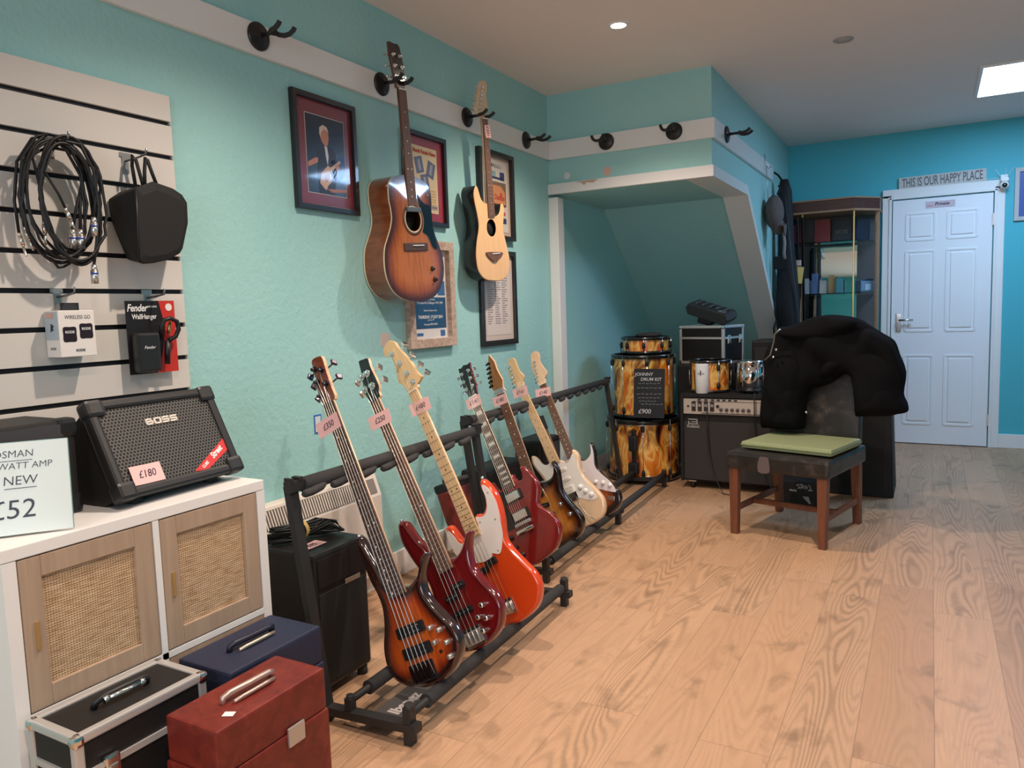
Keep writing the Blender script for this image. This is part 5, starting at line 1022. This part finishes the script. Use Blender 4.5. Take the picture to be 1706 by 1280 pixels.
def drum(name, label, c, r, z0, z1, lugs=8, hoop=.026, hm=HOOP, shell=FL, a0=.2, wing=True, headm=HEAD):
    t = thing(name, label, 'drum', (c[0], c[1], z0)); h = z1-z0
    MB().lathe([(r, .012), (r, h-.012)], n=64, cap=False).build('shell', shell, t)
    for za, zb in ((0, hoop), (h-hoop, h)): MB().lathe([(r-.004, za), (r+.011, za), (r+.012, (za+zb)/2), (r+.011, zb), (r-.004, zb), (r-.004, za)], n=64).build('hoop', hm, t)
    MB().lathe([(0, h-.006), (r-.004, h-.006)], n=48).build('drum_head', headm, t)
    for k in range(lugs):
        a = a0+2*pi*k/lugs; ca, sa = cos(a), sin(a); lg = MB()
        lg.cyl(((r+.013)*ca, (r+.013)*sa, .004), ((r+.013)*ca, (r+.013)*sa, h-.002), .0028, n=8, mi=1)
        for zz in ((hoop+.030), (h-hoop-.030)) if h > .16 else (h/2,): lg.ball(((r+.008)*ca, (r+.008)*sa, zz), .013, 0, 10, (1, 1, 1.9))
        lg.build('lug', [BLACK, CHROME], t)
    return t
DC = (.365, 5.035)
t = drum('bass_drum', 'large flame-patterned bass drum lying flat at the bottom of the stack', DC, .245, .012, .435, 8, .030, HOOP, a0=.32)
MB().lathe([(.245, .034), (.2475, .034), (.2475, .040), (.245, .040)], n=64).build('chrome_band', CHROME, t); MB().lathe([(.245, .384), (.2475, .384), (.2475, .390), (.245, .390)], n=64).build('chrome_band', CHROME, t)
sp = MB(); a = -1.49; ca, sa = cos(a), sin(a); sp.box((.252*ca, .252*sa, .22), (.03, .03, .28), b=.008).box((.27*ca, .27*sa, .27), (.06, .05, .11), b=.014).box((.27*ca, .27*sa, .10), (.07, .05, .08), b=.014); sp.build('spur_bracket', BLACK, t)
drum('floor_tom', 'flame-patterned floor tom stacked on the bass drum', (.368, 5.04), .207, .437, .872, 8, .026, a0=.45)
drum('snare_drum', 'shallow flame-patterned snare drum topping the drum stack', (.388, 5.045), .160, .874, .992, 8, .022, a0=.25)
t = thing('practice_pad', 'small round black pad lying on the snare drum', 'drum pad', (.41, 5.05, .992)); MB().lathe([(.085, 0), (.09, .008), (.075, .022), (.04, .026), (0, .026)], n=36).build('pad', RUBBER, t)
t = thing('chalkboard_sign', 'small blackboard priced £900 leaning on the flame drum stack', 'sign', mw=basis((.512, 4.735, .628), (1, .10, 0), (-.05, .12, 1)))
MB().box((0, 0, -.004), (.205, .325, .010), b=.002).build('board', mat('blackboard', (.010, .011, .014), .6), t); CH_ = mat('chalk', (.50, .50, .52), .9); CH2 = mat('faint_chalk', (.14, .14, .16), .9)
for s, x, y, z, m_ in (('JOHNNY', -.035, .125, .030, CH_), ('DRUM KIT', .012, .092, .030, CH_), ('£900', -.028, -.120, .042, CH_)): text(s, z, Tm((x, y, .0016)), m_, t, 'handwriting', shear=.1, bold=.0005, depth=.0002)
mb = MB()
for k, (x, y, w) in enumerate(((.0, .064, .15), (.0, .035, .17), (.0, -.005, .17), (.0, -.03, .15), (-.01, -.052, .12), (.02, -.072, .15))):
    for q in range(6): mb.box((x-w/2+w*(q+.5)/6, y+.002*(q % 2), .0016), (w/6*.72, .006, .0006))
mb.build('chalk_lines', CH2, t)
# ------------------------------------------------------------------ old combo amplifier on castors and things on it
TOLEX = speckle('black_tolex_cover', (.012, .0105, .010), (.019, .017, .016), .6, 350, .3, spec=.35)
AX0, AX1, AY0, AY1, AZ0, AZ1 = .705, 1.475, 4.785, 5.075, .05, .628
t = thing('combo_amplifier', 'large black combo amplifier on castors with a silver control panel behind the chair', 'amplifier', ((AX0+AX1)/2, (AY0+AY1)/2, 0)); w, d, h = AX1-AX0, AY1-AY0, AZ1-AZ0; zc = (AZ0+AZ1)/2
mb = MB(); mb.box((0, .012, zc), (w, d-.024, h), b=.006)
for s in (-1, 1): mb.box((s*(w/2-.010), -d/2+.012, zc), (.020, .024, h), b=.003)
mb.box((0, -d/2+.012, AZ1-.012), (w-.042, .024, .022)); mb.build('cabinet', TOLEX, t)
MB().box((0, -d/2+.018, .255), (w-.042, .010, .385)).build('grille_cloth', speckle('dark_grille_cloth', (.030, .026, .024), (.045, .040, .038), .85, 500, .3), t)
pn = MB(); pn.box((-.005, -d/2+.016, .545), (w-.046, .012, .100)); pn_ = pn.build('control_panel', mat('silver_panel', (.62, .53, .45), .38, .35), t)
yk = -d/2+.009; x_ = lambda u: -w/2+.022+u*(w-.05)
kn = [.335+.0475*k for k in range(6)]+[.735+.048*k for k in range(5)]
for u in kn: MB().lathe([(.0115, 0), (.0115, .004), (.009, .012), (.0085, .015), (0, .015)], (x_(u), yk, .528), (0, -1, 0), 16).build('knob', [mat('knob_silver_black', (.10, .09, .09), .3, .3)], pn_)
pm = MB(); 
for u in (.09, .145, .20, .255): pm.box((x_(u), yk-.001, .545), (.026, .004, .062), 0); pm.box((x_(u), yk-.003, .552), (.018, .004, .018), 1)
for u in (.04,): pm.cyl((x_(u), yk, .545), (x_(u), yk-.004, .545), .007, n=12)
for u in (.305,): pm.cyl((x_(u), yk, .548), (x_(u), yk-.006, .548), .010, n=14)
for u in (.14, .20, .26, .31, .36, .41, .46): pm.box((x_(u), yk-.001, .588), (.020, .003, .009), 0)
for u in (.77, .82, .87): pm.box((x_(u), yk-.001, .572), (.018, .003, .012), 0)
pm.box((x_(.45), yk-.001, .502), (.42, .002, .004), 0); pm.box((x_(.5), yk-.001, .579), (.60, .0015, .002), 0); pm.box((x_(.635), yk-.001, .545), (.003, .002, .085), 0)
pm.build('panel_marks', [mat('panel_dark', (.03, .02, .02), .5), mat('slot_grey', (.30, .27, .26), .4)], pn_)
text('Roland', .026, MF(x_(.082), .412, -d/2+.0125), mat('badge_silver', (.50, .49, .47), .4, .5), t, 'badge', bold=.0008, sx=1.1, depth=.001)
bd = MB(); bx = x_(.082)
for a in ((-.032, .425, .032, .432), (-.032, .455, .026, .462), (.022, .432, .030, .458), (-.032, .43, -.025, .446), (-.012, .440, .03, .445)): bd.box((bx+(a[0]+a[2])/2, -d/2+.0115, (a[1]+a[3])/2), (a[2]-a[0], .002, a[3]-a[1]))
bd.build('badge', mat('badge_silver', (.5, .5, .5)), t)
for sx in (-1, 1):
    for sy in (-1, 1): MB().cyl((sx*(w/2-.07)-.012, sy*(d/2-.05), .024), (sx*(w/2-.07)+.012, sy*(d/2-.05), .024), .024, n=20, mi=0).box((sx*(w/2-.07), sy*(d/2-.05), .047), (.05, .05, .008), 1).build('castor', [BLACK, CHROME], t)
# cables running down the amp front
for pts, lab in (([(1.175, 4.90, .60), (1.176, 4.79, .637), (1.177, 4.772, .60), (1.180, 4.770, .45), (1.195, 4.77, .30), (1.25, 4.74, .12), (1.33, 4.70, .012), (1.40, 4.62, .006)], 'black cable hanging down the middle of the large combo amplifier'), ([(.885, 4.785, .53), (.885, 4.765, .515), (.888, 4.764, .40), (.900, 4.765, .25), (.935, 4.75, .10), (1.00, 4.70, .008), (1.10, 4.66, .006)], 'thin black lead plugged into the silver panel of the large combo amplifier')):
    tag(MB().tube([Vector(p) for p in pts], .0035, 8).build('instrument_cable', CABLE), lab, 'cable')
t = drum('small_tom', 'small flame-patterned tom standing on the large combo amplifier', (.862, 4.94), .120, AZ1, AZ1+.212, 6, .018, a0=-.9)
t = thing('insulated_bottle', 'white bottle with a black plant emblem standing on the large combo amplifier', 'bottle', (.842, 4.825, AZ1)); MB().lathe([(.040, 0), (.0435, .004), (.0445, .10), (.0445, .185), (.041, .192), (.038, .193), (.038, .185), (0, .183)], n=36).build('bottle_body', mat('white_powder_coat', (.74, .74, .74), .4), t)
em = MB()
def onb(pts): em.prism(ccw(pts), 0, .0012, R=lambda a, b, c: Vector(((.0448+c)*sin(a/.0445), -(.0448+c)*cos(a/.0445), b)))
onb(spline([(0, 155), (4, 140), (3, 125), (0, 112), (-3, 125), (-4, 140)], 3))
for s in (-1, 1):
    for a0, l in ((.5, 20), (.9, 22), (1.3, 18)): onb([(s*.003, .118+.006*a0), (s*(.003+.001*l*sin(a0)), .118+.001*l*cos(a0)+.004), (s*(.004+.001*l*sin(a0)), .118+.001*l*cos(a0)+.0015)])
em.build('emblem', INK, t)
t = thing('chrome_timbale', 'small chrome drum standing on the large combo amplifier beside the coat', 'drum', (1.130, 4.90, AZ1)); r = .068; MB().lathe([(r, .022), (r, .195)], n=48).build('shell', mat('mirror_chrome', (.86, .86, .86), .04, 1), t)
MB().lathe([(r-.002, .192), (r+.010, .192), (r+.012, .200), (r+.008, .21), (r-.002, .21)], n=48).build('hoop', CHROME, t); MB().lathe([(0, .203), (r-.002, .203)], n=36).build('drum_head', HEAD, t); MB().lathe([(r-.002, .016), (r+.004, .016), (r+.004, .024), (r-.002, .024)], n=48).build('lower_rim', BLACK, t)
for k in range(5): a = -.75+2*pi*k/5; MB().cyl(((r+.013)*cos(a), (r+.013)*sin(a), 0), ((r+.013)*cos(a), (r+.013)*sin(a), .20), .0028, n=8).box(((r+.008)*cos(a), (r+.008)*sin(a), .178), (.016, .016, .03), b=.004).build('lug', CHROME, t)
t = thing('drum_clamp', 'black post with a chrome clamp between the small tom and the chrome drum', 'clamp', (1.05, 4.95, AZ1)); MB().lathe([(.034, 0), (.034, .01), (.026, .02), (.024, .12), (.018, .125), (0, .125)], n=24).build('post', BLACK, t); MB().box((.01, -.012, .138), (.045, .03, .028), b=.006).cyl((.0, -.012, .15), (0, -.012, .172), .008, n=12).ball((.034, -.018, .150), .010).build('clamp', CHROME, t)
# stack behind: black trunk, flight case, tilted mixer
t = thing('storage_trunk', 'black trunk behind the large combo amplifier carrying the square flight case', 'trunk', (.785, 5.29, 0)); MB().box((0, 0, .395), (.40, .34, .79), b=.012).build('shell', BLKCASE, t); MB().box((0, -.172, .60), (.06, .006, .04), b=.003).build('latch', NICKEL, t)
t = flight_case('instrument_case', 'square black flight case with aluminium edges under the tilted mixer', (.790, 5.265, .792), (.345, .26, .262), -.30, trim=.015, seam=.68, clasps=2)
t = thing('mixer', 'black tilted mixing desk with curled leads on top of the square flight case', 'mixer', mw=basis((.80, 5.24, 1.145), (.96, -.05, -.26), (.15, .92, .10)))
MB().prism(ccw([(-.13, -.03), (.13, -.045), (.15, -.01), (.13, .03), (-.14, .045), (-.155, .01)]), -.11, .11, R=lambda a, b, z: Vector((a, z, b))).build('case', mat('mixer_black', (.016, .018, .022), .4), t, bevel=.004)
mb = MB()
for i in range(5):
    for j in range(3): mb.lathe([(.008, 0), (.007, .014), (0, .014)], (-.10+.05*i, -.06+.05*j, .042-.008*i/5), (0, 0, 1), 12)
mb.build('control_knobs', mat('knob_grey', (.10, .11, .12), .4), t); MB().box((.09, -.07, .036), (.05, .05, .004)).build('display', mat('mixer_pale', (.14, .16, .17), .4), t)
MB().box((-.02, 0, -.055), (.10, .12, .06), b=.01).build('stand', BLACK, t)
t = thing('speaker_box', 'tall black speaker box at the foot of the sloping white alcove trim', 'speaker', (1.235, 5.30, 0)); MB().box((0, 0, .475), (.30, .30, .95), b=.012).build('box', BLKCASE, t); MB().box((0, -.152, .475), (.25, .004, .86)).build('grille', RUBBER, t)
t = thing('amplifier_case', 'small black case with white logo on the floor under the chair', 'case', (1.47, 4.66, 0)); MB().box((0, 0, .075), (.21, .16, .15), b=.008).build('shell', BLKCASE, t)
lg = MB(); rn = random.Random(2)
for k in range(16): a = rn.uniform(-.06, .05); z = .092+rn.uniform(0, .036); l = rn.uniform(.014, .034); lg.prism(ccw([(a, z), (a+l, z+rn.uniform(-.008, .004)), (a+l*.9, z+.006), (a+l*.3, z+.009)]), 0, .001, R=lambda a, b, c: Vector((a, -.0805-c, b)))
lg.prism(ccw([(.018, .062), (.052, .064), (.066, .022), (.054, .022)]), 0, .001, R=lambda a, b, c: Vector((a, -.0805-c, b))); lg.build('white_marks', mat('logo_grey_white', (.36, .34, .33), .6), t)
t = thing('speaker_cabinet', 'large black sloping speaker cabinet under the coat beside the large combo amplifier', 'speaker', (1.745, 5.16, 0))
poly = [(-.225, .0), (.205, .0), (.178, .70), (-.225, .70)]; MB().prism(ccw(poly), -.19, .19, R=lambda a, b, z: Vector((a, z, b))).build('cabinet', TOLEX, t, bevel=.006)
MB().box((-.02, -.1915, .35), (.34, .004, .60)).build('grille_cloth', speckle('black_cloth', (.009, .008, .008), (.016, .015, .014)), t); MB().bar((.211, -.12, .06), (.185, -.12, .66), .02, .006, up=(1, 0, 0)).build('edge_strip', mat('dark_edge', (.05, .05, .055), .35), t)
# ------------------------------------------------------------------ chair, cushion and coat
CHW = grain('reddish_chair_wood', (.125, .042, .022), (.19, .068, .034), .42, 40, (1, 1, .08), bump=.15)
LEA = mat('worn_black_leather', (.022, .018, .017), .32); g = NG(LEA); n = g.noise(g.coord(), 9, 5, .65); n3 = g.noise(g.coord(), 220, 2); g.color(g.ramp(n, [(.52, (.020, .017, .016)), (.66, (.055, .042, .036)), (.74, (.13, .10, .085))])); g.bump(n3, .25, .001); g.rough(g.ramp(n, [(.4, (.28, .28, .28)), (.7, (.55, .55, .55))]))
ang = -.233
t = thing('dining_chair', 'dark leather dining chair with reddish wooden legs holding the coat', 'chair', (1.249, 3.921, 0), (0, 0, ang))
sw, sd = .452, .505      # leg centres: front pair at y=0, rear pair at y=sd
def leg(x, y, top, rake=0):
    mb = MB(); a = .0185; b = .024; vs = [Vector((x+sx*a, y+sy*a+rake, 0)) for sx, sy in ((-1, -1), (1, -1), (1, 1), (-1, 1))]+[Vector((x+sx*b, y+sy*b, top)) for sx, sy in ((-1, -1), (1, -1), (1, 1), (-1, 1))]
    mb.add(vs, [(0, 1, 5, 4), (1, 2, 6, 5), (2, 3, 7, 6), (3, 0, 4, 7), (3, 2, 1, 0), (4, 5, 6, 7)]); return mb.build('leg', CHW, t, bevel=.003)
leg(0, 0, .352); leg(sw, 0, .352); leg(.012, sd, .352, .03); leg(sw-.012, sd, .352, .03)
for x in (.006, sw-.006): MB().bar((x, .02, .135), (x, sd-.0, .135), .018, .028).build('stretcher', CHW, t)
MB().bar((0, .20, .135), (sw, .20, .135), .018, .028).build('stretcher', CHW, t)
mb = MB(); mb.box((sw/2, sd/2-.010, .392), (sw+.072, sd+.045, .092), b=.018); mb.build('seat', LEA, t)
tp = MB(); tp.prism(ccw(spline([(140, 350), (196, 350), (197, 400), (190, 425), (165, 428), (145, 420)], 3)), -.0343, -.0335, R=lambda a, b, z: Vector((a, z, b))); tp.build('repair_tape', mat('grey_tape', (.12, .09, .085), .5), t)
mb = MB(); by0 = sd-.055

vs = []; NB = 9
for j in range(NB):
    f = j/(NB-1); z = .43+f*.60; lean = .10*f*f; wv = (sw+.036)/2
    vs.append((z, lean, wv))
ringz = []
for z, ln, wv in vs: ringz.append([Vector((sw/2+sx*wv, by0+ln+sy, z)) for sx, sy in ((-1, .008), (-.93, 0), (.93, 0), (1, .008), (1, .052), (.93, .06), (-.93, .06), (-1, .052))])
flat = [p for r_ in ringz for p in r_]; mb.add(flat, [(j*8+k, j*8+(k+1) % 8, (j+1)*8+(k+1) % 8, (j+1)*8+k) for j in range(NB-1) for k in range(8)], 0, True); mb.add(ringz[0], [list(range(8))[::-1]]); mb.add(ringz[-1], [list(range(8))])
mb.build('backrest', LEA, t, bevel=.004)
GRN = speckle('olive_green_vinyl', (.25, .29, .15), (.30, .34, .19), .5, 220, .3)
t = thing('seat_cushion', 'flat olive green cushion lying on the chair seat', 'cushion', (1.249, 3.921, 0), (0, 0, ang-.03)); mb = MB(); mb.box((sw/2+.012, .255, .463), (sw+.02, .40, .036), b=.014); mb.build('pad', GRN, t); MB().box((sw/2+.012, .255, .463), (sw+.024, .404, .005), b=.002).build('seam', mat('olive_seam', (.17, .20, .085), .5), t)
# ------------------------------------------------------------------ coat thrown over the chair back
COAT = mat('black_wool', (.0062, .0058, .0070), .95, spec=.1); g = NG(COAT); g.bump(g.noise(g.coord(), 450, 2), .35, .001)
t = thing('black_coat', 'black coat thrown over the chair back with sleeves hanging down', 'coat', (0, 0, 0))
CXV = Vector((.973, -.231, 0)).normalized()      # runs along the chair back
CO = Vector((1.365, 4.40, 0)); NV = Vector((CXV.y, -CXV.x, 0))
if NV.y > 0: NV = -NV                            # towards the camera
def puffy(name, outline, depth, off, seed, parent, wob=.012, step=.022, sub=3):
    """closed cloth volume: outline in (u along the chair back, z), swelling to depth, centred off in front of the back"""
    P = ccw(spline(outline, sub)); mb = MB(); mb.at = None; xs = [p[0] for p in P]; ys = [p[1] for p in P]; n = len(P)
    tmp = MB(); tmp.at = []; cap_fill(tmp, P, 0, 0, step); rn = random.Random(seed); ph = [rn.uniform(0, 6.3) for _ in range(9)]
    def wr(x, y): 
        return (sin(x*13+y*9+ph[0]+1.5*sin(y*7+ph[6]))+.6*sin(x*21-y*13+ph[1]+1.2*sin(x*9+ph[7]))+.34*sin(y*31+x*27+ph[2]+2*sin(x*11+ph[5])))*wob/2
    F, B = [], []
    for v, d in zip(tmp.v, tmp.at):
        k = min(1, d/.085); s = sqrt(max(0, 1-(1-k)**2)); e = min(1, d/.03)
        o = off(v.x, v.y); base = CO+CXV*v.x+Vector((0, 0, v.y))
        F.append(base+NV*(o+depth*s+wr(v.x, v.y)*e*1.2)); B.append(base+NV*(o-depth*s*.8+wr(v.y, v.x)*e*.5))
    m = len(F); mb.add(F+B, [f for f in tmp.f]+[[i+m for i in f[::-1]] for f in tmp.f], 0, True)
    o = mb.build(name, COAT, parent); bm = bmesh.new(); bm.from_mesh(o.data); bmesh.ops.remove_doubles(bm, verts=bm.verts[:], dist=.0008); bm.to_mesh(o.data); bm.free(); return o
puffy('coat_body', [(-44, 530), (-34, 669), (-12, 807), (-20, 881), (8, 970), (36, 1017), (57, 1053), (110, 1064), (164, 1070), (203, 1091), (254, 1113), (322, 1124), (414, 1114), (474, 1093), (520, 1060), (576, 1021), (624, 985), (648, 918), (677, 828), (668, 722), (686, 670), (686, 628), (640, 612), (602, 602), (573, 608), (538, 597), (470, 594), (448, 600), (440, 700), (427, 790), (402, 815), (372, 796), (326, 762), (269, 740), (222, 722), (208, 640), (203, 560), (190, 512), (116, 502), (30, 502), (-32, 512)],
      .085, lambda u, z: .055-.10*max(0, (u-.40))*2+.03*max(0, 1-abs(u-.1)*4), 4, t, .030)
puffy('hood', [(70, 1060), (150, 1072), (250, 1112), (330, 1122), (420, 1112), (480, 1086), (440, 1040), (360, 1000), (250, 985), (150, 990), (80, 1010)], .06, lambda u, z: .125, 9, t, .026)
puffy('sleeve', [(430, 1040), (520, 1050), (580, 1015), (626, 978), (648, 915), (674, 828), (668, 722), (684, 670), (684, 632), (602, 606), (520, 604), (470, 606), (455, 700), (450, 800), (410, 850), (340, 800), (280, 790), (310, 900), (370, 980)], .05, lambda u, z: .10-.12*max(0, u-.40)*2, 13, t, .030)
puffy('sleeve', [(-12, 880), (16, 960), (66, 990), (150, 950), (215, 860), (205, 740), (200, 640), (198, 560), (180, 520), (110, 508), (20, 508), (-30, 520), (-24, 680), (-4, 800)], .055, lambda u, z: .125, 21, t, .026)
def on(u, z, o): p = CO+CXV*u+NV*o; return Vector((p.x, p.y, z))
for pts in ([(28, 889), (64, 918), (88, 994), (97, 1031), (130, 1056)], [(-13, 786), (26, 819)]):
    MB().tube([on(a*.001, b*.001, .20+.01*i) for i, (a, b) in enumerate(pts)], .0042, 8).build('zip', mat('dull_zip_metal', (.26, .24, .22), .4, .7), t)
for a, b in ((103, 948), (87, 908), (236, 614)): p = on(a*.001, b*.001, .225 if a < 200 else .155); MB().ball(p, .0075).build('press_stud', CHROME, t)
# ------------------------------------------------------------------ glass display cabinet in the far corner
t = thing('display_cabinet', 'dark wood display cabinet with mirrored glass door beside the white door', 'cabinet', (0, 0, 0))
A, B, C, D, E = (1.092, 6.50), (1.585, 6.50), (1.752, 6.69), (1.752, 6.945), (1.092, 6.945)
WAL = grain('dark_walnut', (.06, .022, .016), (.085, .032, .022), .4, 30, (.1, 1, 1)); EDGE = grain('light_wood_edge', (.30, .17, .09), (.36, .21, .12), .45, 40, (1, 1, .1))
P = [A, B, C, D, E]; up = lambda o: [(x+(o if x > 1.3 else -o)*.6, y-o if y < 6.8 else y) for x, y in P]
MB().prism(ccw(up(.012)), 1.905, 1.985, 0).build('canopy', WAL, t); MB().prism(ccw(up(.018)), 1.89, 1.905, 0).prism(ccw(up(.018)), 1.985, 1.996, 0).build('canopy_edge', EDGE, t)
MB().prism(ccw(P), 0, .40, 0).build('base', WAL, t)
for (x, y), m_ in ((A, WAL), ((1.207, 6.503), GOLD), (C, EDGE), ((B[0], B[1]), GOLD)): s = .032 if m_ is not GOLD else .012; MB().box((x+(-.01 if x > 1.7 else .004), y+.008, 1.145), (s, s, 1.49), b=.002).build('post', m_, t)
MB().box((1.42, 6.938, 1.145), (.65, .008, 1.49)).build('back_panel', mat('cabinet_back', (.13, .115, .115), .6), t); MB().box((1.098, 6.72, 1.145), (.008, .43, 1.49)).build('side_panel', WAL, t)
GL = mat('clear_glass', (.93, .97, .96), .0, trans=1, ior=1.12)
MB().box((1.396, 6.90, 1.05), (.37, .004, 1.20), 0, Matrix.Rotation(radians(-2.6), 3, 'X')).build('mirror', mat('mirror', (.92, .93, .93), .01, 1), t)
MB().bar((A[0]+.02, A[1], 1.145), (1.20, 6.50, 1.145), .004, 1.48, up=(0, 0, 1)).build('glass_pane', GL, t); MB().bar((1.215, 6.50, 1.145), (B[0]-.008, 6.50, 1.145), .004, 1.48).build('glass_door', GL, t); MB().bar((B[0]+.008, B[1]+.01, 1.145), (C[0]-.012, C[1]-.01, 1.145), .004, 1.48).build('glass_pane', GL, t)
MB().box((1.213, 6.49, 1.55), (.012, .014, .13), b=.003).build('door_handle', NICKEL, t)
for z in (1.66, 1.25, .85): MB().prism(ccw([(1.11, 6.53), (1.57, 6.53), (1.72, 6.70), (1.72, 6.92), (1.11, 6.92)]), z, z+.006).build('glass_shelf', mat('shelf_glass', (.75, .9, .88), .02, trans=1, ior=1.12), t)
def carton(name, label, c, d, m, rz=0, s=None, sm=WHITEINK):  # shelf boxes; the added ones stand in for reflections in the door
    b = thing(name, label, 'box', c, (0, 0, rz)); MB().box((0, 0, d[2]/2), d, b=.003).build('carton', m, b)
    if s: text(s, d[0]*.30, MF(0, d[2]*.45, -d[1]/2-.0006), sm, b, bold=.001)
    return b
carton('boxed_pedal', 'flat red box on the top glass shelf of the display cabinet, at its handle side', (1.15, 6.72, 1.667), (.075, .09, .16), mat('box_dull_red', (.26, .035, .045), .5))
carton('boxed_pedal', 'bright red box on the top glass shelf of the display cabinet, in the middle', (1.33, 6.80, 1.667), (.12, .06, .20), mat('box_red', (.36, .05, .05), .5))
carton('boxed_pedal', 'dark box lettered VOX on the top glass shelf of the display cabinet', (1.475, 6.80, 1.667), (.15, .06, .19), mat('box_charcoal', (.025, .025, .03), .5), s='VOX', sm=mat('grey_print', (.22, .21, .21), .5))
carton('boxed_pedal', 'navy box on the top glass shelf of the display cabinet, nearest the white door', (1.635, 6.78, 1.667), (.10, .08, .18), mat('box_navy', (.012, .035, .085), .5))
b = thing('effects_pedal', 'blue grey effects unit on the middle glass shelf of the display cabinet', 'effects unit', (1.652, 6.755, 1.257), (0, 0, .6)); MB().box((0, 0, .05), (.12, .09, .10), b=.014).build('body', mat('unit_blue_grey', (.22, .33, .48), .4), b); MB().box((0, -.047, .04), (.05, .006, .05), b=.002).build('screen', mat('unit_pale', (.5, .62, .72), .4), b); MB().box((0, -.03, .095), (.10, .03, .02), b=.006).build('handle', mat('unit_dark', (.05, .08, .14), .4), b)
for i, (x, h, c, w_) in enumerate(((1.20, .13, (.5, .55, .62), .05), (1.27, .17, (.12, .2, .42), .045), (1.335, .11, (.62, .6, .56), .05), (1.40, .15, (.5, .3, .12), .045), (1.46, .12, (.08, .32, .36), .05))):
    n_ = ('pale', 'blue', 'cream', 'orange', 'teal')[i]; carton('string_box', n_+' string packet box standing on the middle glass shelf of the display cabinet', (x, 6.78+.02*(i % 2), 1.257), (w_, .04, h), mat('box_'+n_, c, .5))
# ------------------------------------------------------------------ straps, gig bag and cap hanging by the far corner
STRAP = mat('strap_black', (.010, .010, .012), .8)
t = thing('gig_bag', 'long black gig bag hanging from the rail beside the sloping white trim', 'bag', (0, 0, 0))
mb = MB(); prof = [(2.14, .03, .03), (2.05, .055, .05), (1.85, .06, .055), (1.60, .065, .06), (1.42, .085, .075), (1.20, .105, .085), (1.0, .11, .085), (.90, .10, .07), (.86, .06, .05)]; m = 14; vs = []
for i, (z, a, b_) in enumerate(prof): cx_, cy_ = 1.115+.004*i, 6.235+.012*i; vs += [Vector((cx_+b_*(abs(cos(2*pi*j/m))**.7)*(1 if cos(2*pi*j/m) > 0 else -1), cy_+a*(abs(sin(2*pi*j/m))**.7)*(1 if sin(2*pi*j/m) > 0 else -1), z)) for j in range(m)]
mb.add(vs, [(i*m+j, i*m+(j+1) % m, (i+1)*m+(j+1) % m, (i+1)*m+j) for i in range(len(prof)-1) for j in range(m)], 0, True); mb.add(vs[:m], [list(range(m))]); mb.add(vs[-m:], [list(range(m))[::-1]]); mb.build('bag_body', speckle('gig_bag_nylon', (.008, .009, .012), (.014, .015, .019), .7, 300, .3), t)
MB().tube([(1.055, 6.15, 2.19), (1.08, 6.17, 2.17), (1.11, 6.235, 2.12)], .008, 8).build('hanging_loop', STRAP, t)
MB().tube([(1.135, 6.16, 2.0), (1.18, 6.18, 1.5), (1.225, 6.21, 1.1), (1.21, 6.25, .9)], .005, 8).build('zip', mat('zip_grey', (.05, .05, .06), .5), t)
MB().box((1.11, 6.12, 1.50), (.10, .014, .10), b=.004).build('pocket', STRAP, t)
MB().tube([(1.07, 6.15, 1.05), (1.06, 6.12, 1.0), (1.065, 6.10, .95), (1.085, 6.13, .96)], .009, 8).build('side_strap', STRAP, t)
t = thing('guitar_strap', 'black webbing strap with a yellow tag hanging beside the display cabinet', 'strap', (0, 0, 0))
for k, (dx, dy) in enumerate(((.0, 0), (.035, .03))): MB().bar((1.185+dx, 6.40+dy, 1.86), (1.205+dx, 6.38+dy, 1.0), .048, .006, up=(1, .5, 0)).build('webbing', STRAP, t)
MB().box((1.20, 6.355, 1.50), (.05, .02, .05), b=.006).build('buckle', NICKEL, t); MB().box((1.215, 6.335, 1.405), (.052, .003, .13), 0, Matrix.Rotation(.12, 3, 'Y'), b=.001).build('paper_tag', mat('yellow_tag', (.80, .62, .20), .7), t)
t = thing('strap_hook', 'thin wire hook on the end of the white rail holding the cap', 'hook', (0, 0, 0)); MB().tube([(1.05, 5.80, 2.27), (1.055, 5.80, 2.21), (1.075, 5.82, 2.17), (1.09, 5.84, 2.185)], .004, 8).tube([(1.06, 5.81, 2.19), (1.065, 5.81, 2.05), (1.07, 5.82, 1.95)], .003, 6).build('wire', NICKEL, t)
t = thing('peaked_cap', 'grey brown peaked cap hanging on the bulkhead under the rail', 'cap', (1.10, 5.90, 1.86)); CAPM = speckle('cap_cloth', (.085, .068, .062), (.14, .115, .105), .85, 200, .4)
mb = MB(); m = 20; R_ = [(.0, .075, .0), (.05, .105, .02), (.095, .10, .06), (.115, .07, .10), (.10, .0, .115)]
mb.ball((0, 0, 0), .12, 0, 20, (.55, 1.05, 1.05)).ball((.02, .02, -.10), .07, 0, 16, (.7, 1.1, .9)); mb.build('crown', CAPM, t)
pk = MB(); pts = ccw(spline([(-70, 0), (-60, -60), (0, -95), (60, -60), (70, 0), (0, -20)], 4)); pk.prism(pts, -.003, .003, R=lambda a, b, z: Vector((.055+z+.02, a*.8, b-.085))); pk.build('peak', CAPM, t)
MB().tube([(.03, -.05, .12), (.045, -.03, .17), (.03, .0, .19)], .007, 8).build('cap_strap', STRAP, t); MB().ball((.06, .03, -.11), .012).build('cap_button', NICKEL, t)
MB().tube([(.05, .06, -.12), (.062, .07, -.22), (.058, .065, -.30), (.062, .085, -.34)], .011, 8).build('hanging_tail', mat('pale_strap', (.28, .25, .24), .8), t)
